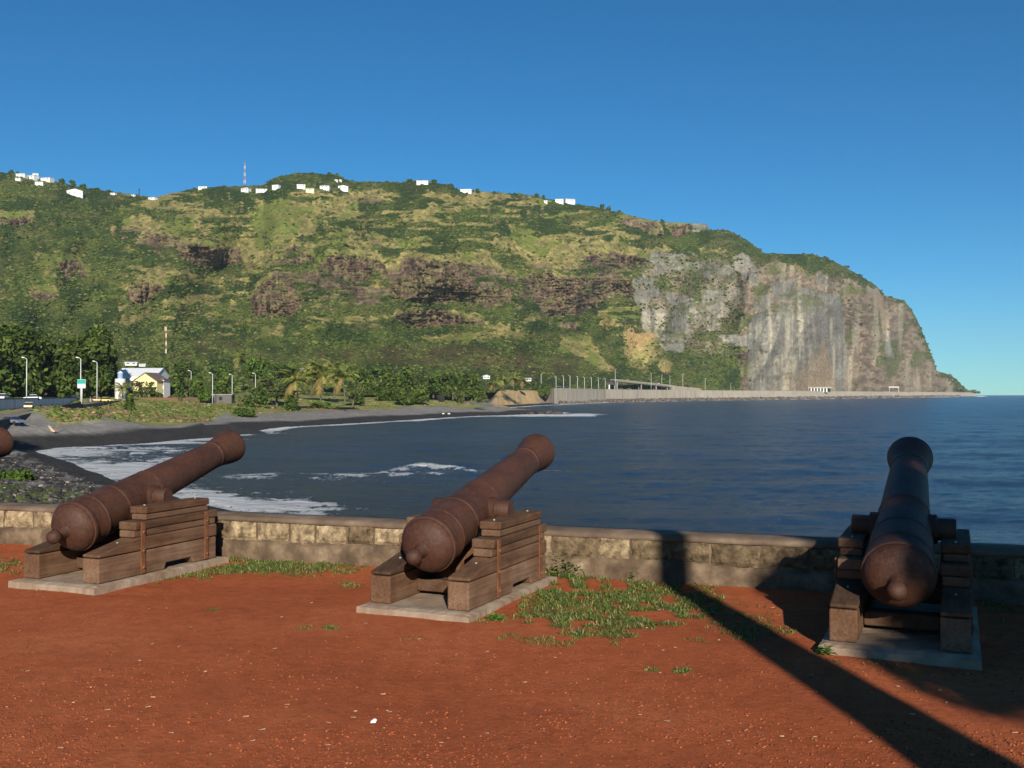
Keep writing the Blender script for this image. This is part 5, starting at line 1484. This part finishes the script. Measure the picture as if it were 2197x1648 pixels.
# ================================================================== FAR COAST: sea wall, road, flyover
WP = [(1188,826),(1215,862),(1250,930),(1300,1043),(1360,1120),(1420,1202),(1500,1310),(1600,1442),(1700,1600),(1850,1996),(2000,2655),(2060,3185),(2092,3480)]
WZ = 6.25
def wp(px_, add=0, z=0):
    d = float(np.interp(px_, [q[0] for q in WP], [q[1] for q in WP])) + add
    return Vector(((px_-CX)/F*d, d, z))
pxs = np.concatenate([np.arange(1188, 1500, 4), np.arange(1500, 2092.1, 8)])
O_ = wp(1300); t_ = thing('sea_wall', 'long pale concrete sea wall carrying the coast road to the foot of the headland', 'sea wall', O_)
vs, fs = [], []
for i, q in enumerate(pxs):
    rib = .35 if (i % 2 and q < 1520) else 0
    a = wp(q, -rib); b_ = wp(q, 2.0)
    for p, z in ((a + Vector((0,-5 if q > 1500 else -1.5,0)), -6.5), (a, WZ-1.0), (a, WZ), (b_, WZ), (b_, WZ-1)): vs.append((p.x-O_.x, p.y-O_.y, z))
for i in range(len(pxs)-1):
    for k in range(4): a = i*5+k; fs.append((a, a+5, a+6, a+1))
M_swall = mat_noisy('sea_wall_concrete', [(.25,(.22,.18,.135)),(.5,(.37,.32,.25)),(.75,(.45,.40,.32))], .12, .95, stretch=(1.6,1.6,.12))
link_mesh('wall_face', vs, fs, M_swall, t_)
mb = MB(); k0 = wp(1188)
mb.add([(k0.x-O_.x, k0.y-O_.y, -6), (k0.x-O_.x-9, k0.y-O_.y+22, -6), (k0.x-O_.x-9, k0.y-O_.y+22, WZ), (k0.x-O_.x, k0.y-O_.y, WZ)], [(0,1,2,3)]); mb.build('end_wing', M_swall, t_)
ribbon('coast_road', [tuple(wp(q, 2.2, WZ-1.02)) for q in pxs], [tuple(wp(q, 62 if q < 1900 else 85, WZ-1.02)) for q in pxs], M_asph, 3)
FG = 'lamps along the far coast road'
def far_lamp(px_, yt, lab, add=12, d_=None, yb=None, r=.19):
    P = wp(px_, add, WZ-1); h = (CAMZ + float(tan_of(yt))*P.y) - P.z
    make_lamp(lab, P, h, 0 if add < 20 else PI, .9, FG, M_pole, r)
fl_ = [(1193,808,'first'),(1209,807.5,'second'),(1223,807,'third'),(1239,808.5,'fourth'),(1254,810,'fifth'),(1269,810,'sixth'),(1284,811,'seventh'),(1298.5,812,'eighth')]
for px_, yt, w__ in fl_: far_lamp(px_, yt, w__ + ' road lamp along the near end of the sea wall, counted from the left', 14)
for px_, yt, lab, add in ((1320,793,'tall pole at the left end of the flyover deck',38),(1397,801,'tall lamp pole in front of the middle of the flyover',16),(1420,805,'pole rising behind the flyover near its right end',60),(1437.5,807,'lamp pole where the flyover meets its ramp',18),(1465,802,'thin pole on the hillside right of the flyover',55),(1161,803,'orange topped pole left of the near end of the sea wall',30),(1568,823,'lone lamp pole on the road right of the flyover ramp',20),(1513,812,'thin lamp pole beyond the flyover ramp',50)):
    far_lamp(px_, yt, lab, add)
# flyover
O_ = wp(1380, 45, 0)
t_ = thing('flyover', 'pale concrete flyover bridge with dark underside above the far coast road', 'bridge', O_)
FP = [(1318,813.5,44),(1350,816.8,44),(1380,820,44),(1410,823.2,44),(1440,826.6,42),(1470,830,38),(1505,833.5,34)]
def fpt(px_, y, add, dz=0):
    P = wp(px_, add); z = CAMZ + float(tan_of(y))*P.y
    return Vector((P.x, P.y, z + dz)) - O_
mb = MB(); pb = MB(); pb2 = MB()
for i in range(4):
    a, b_ = fpt(*FP[i]), fpt(*FP[i+1]); e = Vector((-3, 11, 0))
    v = [a + Vector((0,0,-1)), b_ + Vector((0,0,-1)), b_ + e + Vector((0,0,-1)), a + e + Vector((0,0,-1))]; v = [p + Vector((0,0,-1.3)) for p in v] + v
    mb.add(v, [(0,3,2,1),(4,5,6,7),(0,1,5,4),(2,3,7,6),(1,2,6,5),(3,0,4,7)])
    for M_, off in ((pb, Vector((.02,-.3,0))), (pb2, e)):
        v = [a + off, b_ + off, b_ + off + Vector((-.1,.28,0)), a + off + Vector((-.1,.28,0))]
        v = [p + Vector((0,0,-1.1)) for p in v] + [p + Vector((0,0,.25)) for p in v]
        M_.add(v, [(0,3,2,1),(4,5,6,7),(0,1,5,4),(2,3,7,6),(1,2,6,5),(3,0,4,7)])
mb.build('deck', M_conc, t_); pb.build('parapet', M_swall, t_); pb2.build('parapet', M_swall, t_)
for q in (1324, 1376, 1408, 1432):
    y = float(np.interp(q, [f[0] for f in FP], [f[1] for f in FP])); a = fpt(q, y, 46)
    mb = MB()
    for ox in (0, 7): mb.tube([(a.x - ox*.27, a.y + 1 + ox, WZ-1.5), (a.x - ox*.27, a.y + 1 + ox, a.z - 2.3)], .8, 10)
    mb.build('pier', M_conc, t_)
mb = MB()
for i in range(4, 6):
    a, b_ = fpt(*FP[i]), fpt(*FP[i+1]); e = Vector((-3, 11, 0))
    v = [a, b_, b_ + e, a + e]; v = [Vector((p.x, p.y, WZ-1.5)) for p in v] + v
    mb.add(v, [(0,3,2,1),(4,5,6,7),(0,1,5,4),(2,3,7,6),(1,2,6,5),(3,0,4,7)])
mb.build('ramp', M_swall, t_)
P = wp(1307, 14, WZ-1); u = P.y/F
t_ = thing('sign_board', 'dark rectangular sign board on a pale post at the left end of the flyover', 'sign', P)
mb = MB(); mb.tube([(0,0,-.5),(0,0,12*u)], .9, 8); mb.build('post', M_pole, t_)
mb = MB(); mb.box(-9*u, 9*u, -.3, .3, 11.5*u, 17.5*u); mb.build('board', M_dark, t_)
# rockfall gallery, gantry, beacon
P = wp(1751, 42, WZ-1); u = P.y/F
t_ = thing('rockfall_gallery', 'low concrete rockfall gallery with a row of white columns at the cliff foot', 'gallery', P)
mb = MB(); mb.box(-33*u, 33*u, -4, 6, 7.2*u, 10.2*u); mb.build('roof', M_swall, t_)
mb = MB(); mb.box(-33*u, 33*u, 5, 6, -1, 7.15*u); mb.build('back_wall', M_dark, t_)
for i in range(8):
    mb = MB(); mb.box((-25+i*6.6)*u-1.4*u, (-25+i*6.6)*u+1.4*u, -4, -3.1, -1, 7.15*u); mb.build('column', M_white, t_)
P = wp(1918, 30, WZ-1); u = P.y/F
t_ = thing('road_gantry', 'pale sign gantry spanning the road under the right side of the cliff', 'gantry', P)
for s in (-1, 1):
    mb = MB(); mb.tube([(s*10*u,0,-1),(s*10*u,0,11*u)], .5, 6); mb.build('post', M_pole, t_)
mb = MB(); mb.box(-11*u, 11*u, -.4, .4, 10*u, 12*u); mb.build('beam', M_pole, t_)
P = wp(2090, 0, 0) + Vector((8, 20, 0)); P.z = WZ - 1; u = P.y/F
t_ = thing('beacon', 'small dark box on a post at the tip of the headland by the breaking surf', 'beacon', P)
mb = MB(); mb.tube([(0,0,-6),(0,0,4*u)], .8, 6); mb.build('post', M_grey, t_)
mb = MB(); mb.box(-5*u, 5*u, -1, 1, 4*u, 6.5*u); mb.build('box', M_dark, t_)
VG = 'vehicles on the far coast road'
for px_, add, cl, kind, lab, lift in (
  (1200,26,(.75,.75,.75),'van','white van on the road behind the first road lamps',0),(1217,26,(.55,.30,.25),'van','reddish van on the road between the second and third road lamps',0),
  (1332,34,(.75,.75,.75),'van','white van under the left part of the flyover',0),(1350,34,(.75,.74,.72),'van','white truck under the flyover just right of the white van',0),
  (1411,50,(.8,.8,.8),'van','white van crossing on the flyover deck',1),(2023,30,(.8,.8,.8),'van','white van on the road near the right end of the headland',0),(1268,18,(.7,.7,.68),'car','pale car behind the sea wall near the sixth road lamp',0)):
    if lift: q = fpt(px_, float(np.interp(px_, [f[0] for f in FP], [f[1] for f in FP])), 47, -1) + O_
    else: q = wp(px_, add, WZ-1.0)
    sc_ = 1.35 if px_ < 1900 else 2.2
    c_ = make_car(lab, q, 1.2, cl, kind, 5.6, 2.1, 2.4 if kind == 'van' else 1.6, 'van' if kind == 'van' else 'car', 'van' if kind == 'van' else 'parked_car', VG)
# ---- beach details
NR = 4200; px_ = np.concatenate([RNG.uniform(60, 560, 3000), RNG.uniform(560, 1040, 1200)]); py_ = np.where(px_ < 560, RNG.uniform(858, 906, NR), RNG.uniform(852, 888, NR))
P_ = []
for a, b_ in zip(px_, py_):
    q = land_pt(a, b_, 120, 700)
    if q is None: continue
    i_ = int(np.interp(a, pc, np.arange(len(pc)))); j_ = int(np.interp(q.y, dd, np.arange(len(dd))))
    if Cgreen[j_, i_] > .6: P_.append(tuple(q))
P_ = np.array(P_); NR = len(P_)
pl = np.array([(.075,.10,.026),(.115,.14,.034),(.20,.17,.07),(.19,.125,.07)])[RNG.choice(4, NR, p=[.34,.30,.22,.14])]
stuff(blobs('bank_scrub', P_, (.12 + .42 * RNG.random(NR) ** 3)[:, None] * np.array([1.4, 1.2, .8]), pl * RNG.uniform(.75, 1.25, (NR, 1)), M_scrub, ICO2, .4, colvar=.2), 'tufts of grass and low scrub on the banks above the beach', 'scrub')
P = ground_or(110, 928, 165); u = P.y/F
t_ = thing('driftwood_log', 'pale bleached driftwood trunk lying across the grey gravel beach', 'driftwood', P)
mb = MB(); mb.tube([(-11*u,.8,1.15),(-3*u,.2,.8),(5*u,-.3,.3),(11*u,-.6,.15)], [.16,.22,.24,.13], 8); mb.build('trunk', mat_plain('bleached_wood', (.55,.43,.28), .8), t_, smooth=True)
mb = MB(); mb.tube([(9*u,-.5,.2),(13*u,.2,1.1),(15*u,.5,2.4)], [.1,.07,.03], 6); mb.tube([(10*u,-.5,.2),(17*u,-.5,.5)], [.1,.04], 6); mb.build('branch', mat_plain('red_twig', (.30,.15,.09), .9), t_)
P = ground_or(946, 862, 420); u = P.y/F
mb = MB(); mb.ball((2*u,0,6*u), 9*u, 10, 7, (.75,.6,1.05), .35); mb.ball((-4*u,.4,10*u), 5*u, 8, 6, (1.2,.7,.8), .3)
o = mb.build('boulder', mat_plain('black_rock', (.025,.024,.024), .9)); o.location = P; tag(o, 'dark hooked boulder standing at the edge of the meadow below the dark trees', 'boulder')
P = ground_or(941, 857, 420); mb = MB(); mb.ball((0,-.5,.5), 4.2*P.y/F, 8, 6, (1,.6,.55), .3); o = mb.build('white_stone', M_white); o.location = P; tag(o, 'white painted stone at the foot of the dark hooked boulder', 'stone')
for k, px_ in enumerate((951, 963)):
    P = ground_or(px_, 889, 350); mb = MB(); mb.ball((0,0,.2), 3.2*P.y/F, 8, 5, (1,.7,.5), .35); o = mb.build('pale_stone', M_white); o.location = P
    tag(o, ('left' if k == 0 else 'right') + ' one of two pale stones lying on the shingle near the spit', 'stone', 'pale stones on the shingle')
# rocks of the spit
vs = []
NR = 170; px_ = RNG.uniform(1000, 1196, NR); q = [sea_pt(a, 889.5 - 4.5*b_*(1 - abs((a-1090)/110)*.5)) for a, b_ in zip(px_, RNG.random(NR))]
pos = np.array([(a[0], a[1], SEA + .3) for a in q]); big = np.where(px_ > 1120, 1.25, .55)
stuff(blobs('spit_rocks', pos, (big * RNG.uniform(.5, 1.3, NR))[:, None] * np.array([1.5, 1.2, .8]), np.array([(.06,.05,.045)]) * RNG.uniform(.6, 1.5, (NR, 1)), M_peb, ICO2, .3), 'low spit of dark rocks and gravel running out into the bay', 'rocks')
# rubble below the sea wall
NR = 2200; px_ = 1200 + 880 * RNG.random(NR)
dsh = np.interp(px_, [CX + F*a/b_ for a, b_ in shore[23:35]], [b_ for a, b_ in shore[23:35]])
dd2 = dsh + RNG.random(NR) * np.interp(px_, [1200, 2000], [14, 24])
pos = np.stack([(px_-CX)/F*dd2, dd2, SEA + .3 + 3.2 * ((dd2 - dsh) / 22)], 1)
stuff(blobs('rubble', pos, (RNG.uniform(.7, 2.0, NR) * np.interp(px_, [1200, 2000], [.7, 1.8]))[:, None] * np.array([1.3, 1.1, .8]), np.array([(.135,.11,.09)]) * RNG.uniform(.4, 1.5, (NR, 1)), M_peb, ICO1, .3), 'dark rubble and boulders along the foot of the far sea wall', 'rubble')
# shingle stones on the near beach
NR = 2600; px_ = RNG.uniform(-80, 420, NR); py_ = RNG.uniform(985, 1085, NR)
P_ = [land_pt(a, b_, 30, 130) for a, b_ in zip(px_, py_)]; P_ = np.array([tuple(p) for p in P_ if p is not None and p.z > SEA + .5])
NR = len(P_); pl = np.array([(.04,.037,.035),(.11,.10,.088),(.30,.26,.21),(.065,.06,.055)])[RNG.choice(4, NR, p=[.45,.22,.08,.25])]
stuff(blobs('shingle', P_, (.05 + .2 * RNG.random(NR) ** 3)[:, None] * np.array([1.2, 1, .7]), pl * RNG.uniform(.7, 1.2, (NR, 1)), M_peb, ICO1, .25), 'grey and black stones scattered on the near beach', 'stones')
# trees out of frame at the left whose shade falls on the beach
for i, (x_, y_, w__, h, lab) in enumerate(((-70, 112, 15, 21, 'tall tree beyond the left edge of the view shading the gravel beach'), (-34, 44, 8, 13, 'tree beyond the left edge of the view shading the near shingle'))):
    tree('tree', lab, Vector((x_, y_, SEA + 2)), w__, h, 2600, .6, DK, CG2, 500+i, 9, tr_h=.5)
# ---- thin sea air between the viewer and the headland
mb = MB(); mb.box(-6900, 6900, -3000, 7000, -14, 420)
hz = mb.build('haze')
hz['kind'] = 'stuff'
hm = bpy.data.materials.new('sea_air'); hm.use_nodes = True
hn = hm.node_tree; hn.nodes.remove(hn.nodes['Principled BSDF'])
pv = hn.nodes.new('ShaderNodeVolumePrincipled')
pv.inputs['Color'].default_value = (0.72, 0.86, 1.0, 1)
pv.inputs['Density'].default_value = 0.000048
hn.links.new(pv.outputs[0], hn.nodes['Material Output'].inputs['Volume'])
hz.data.materials.append(hm)
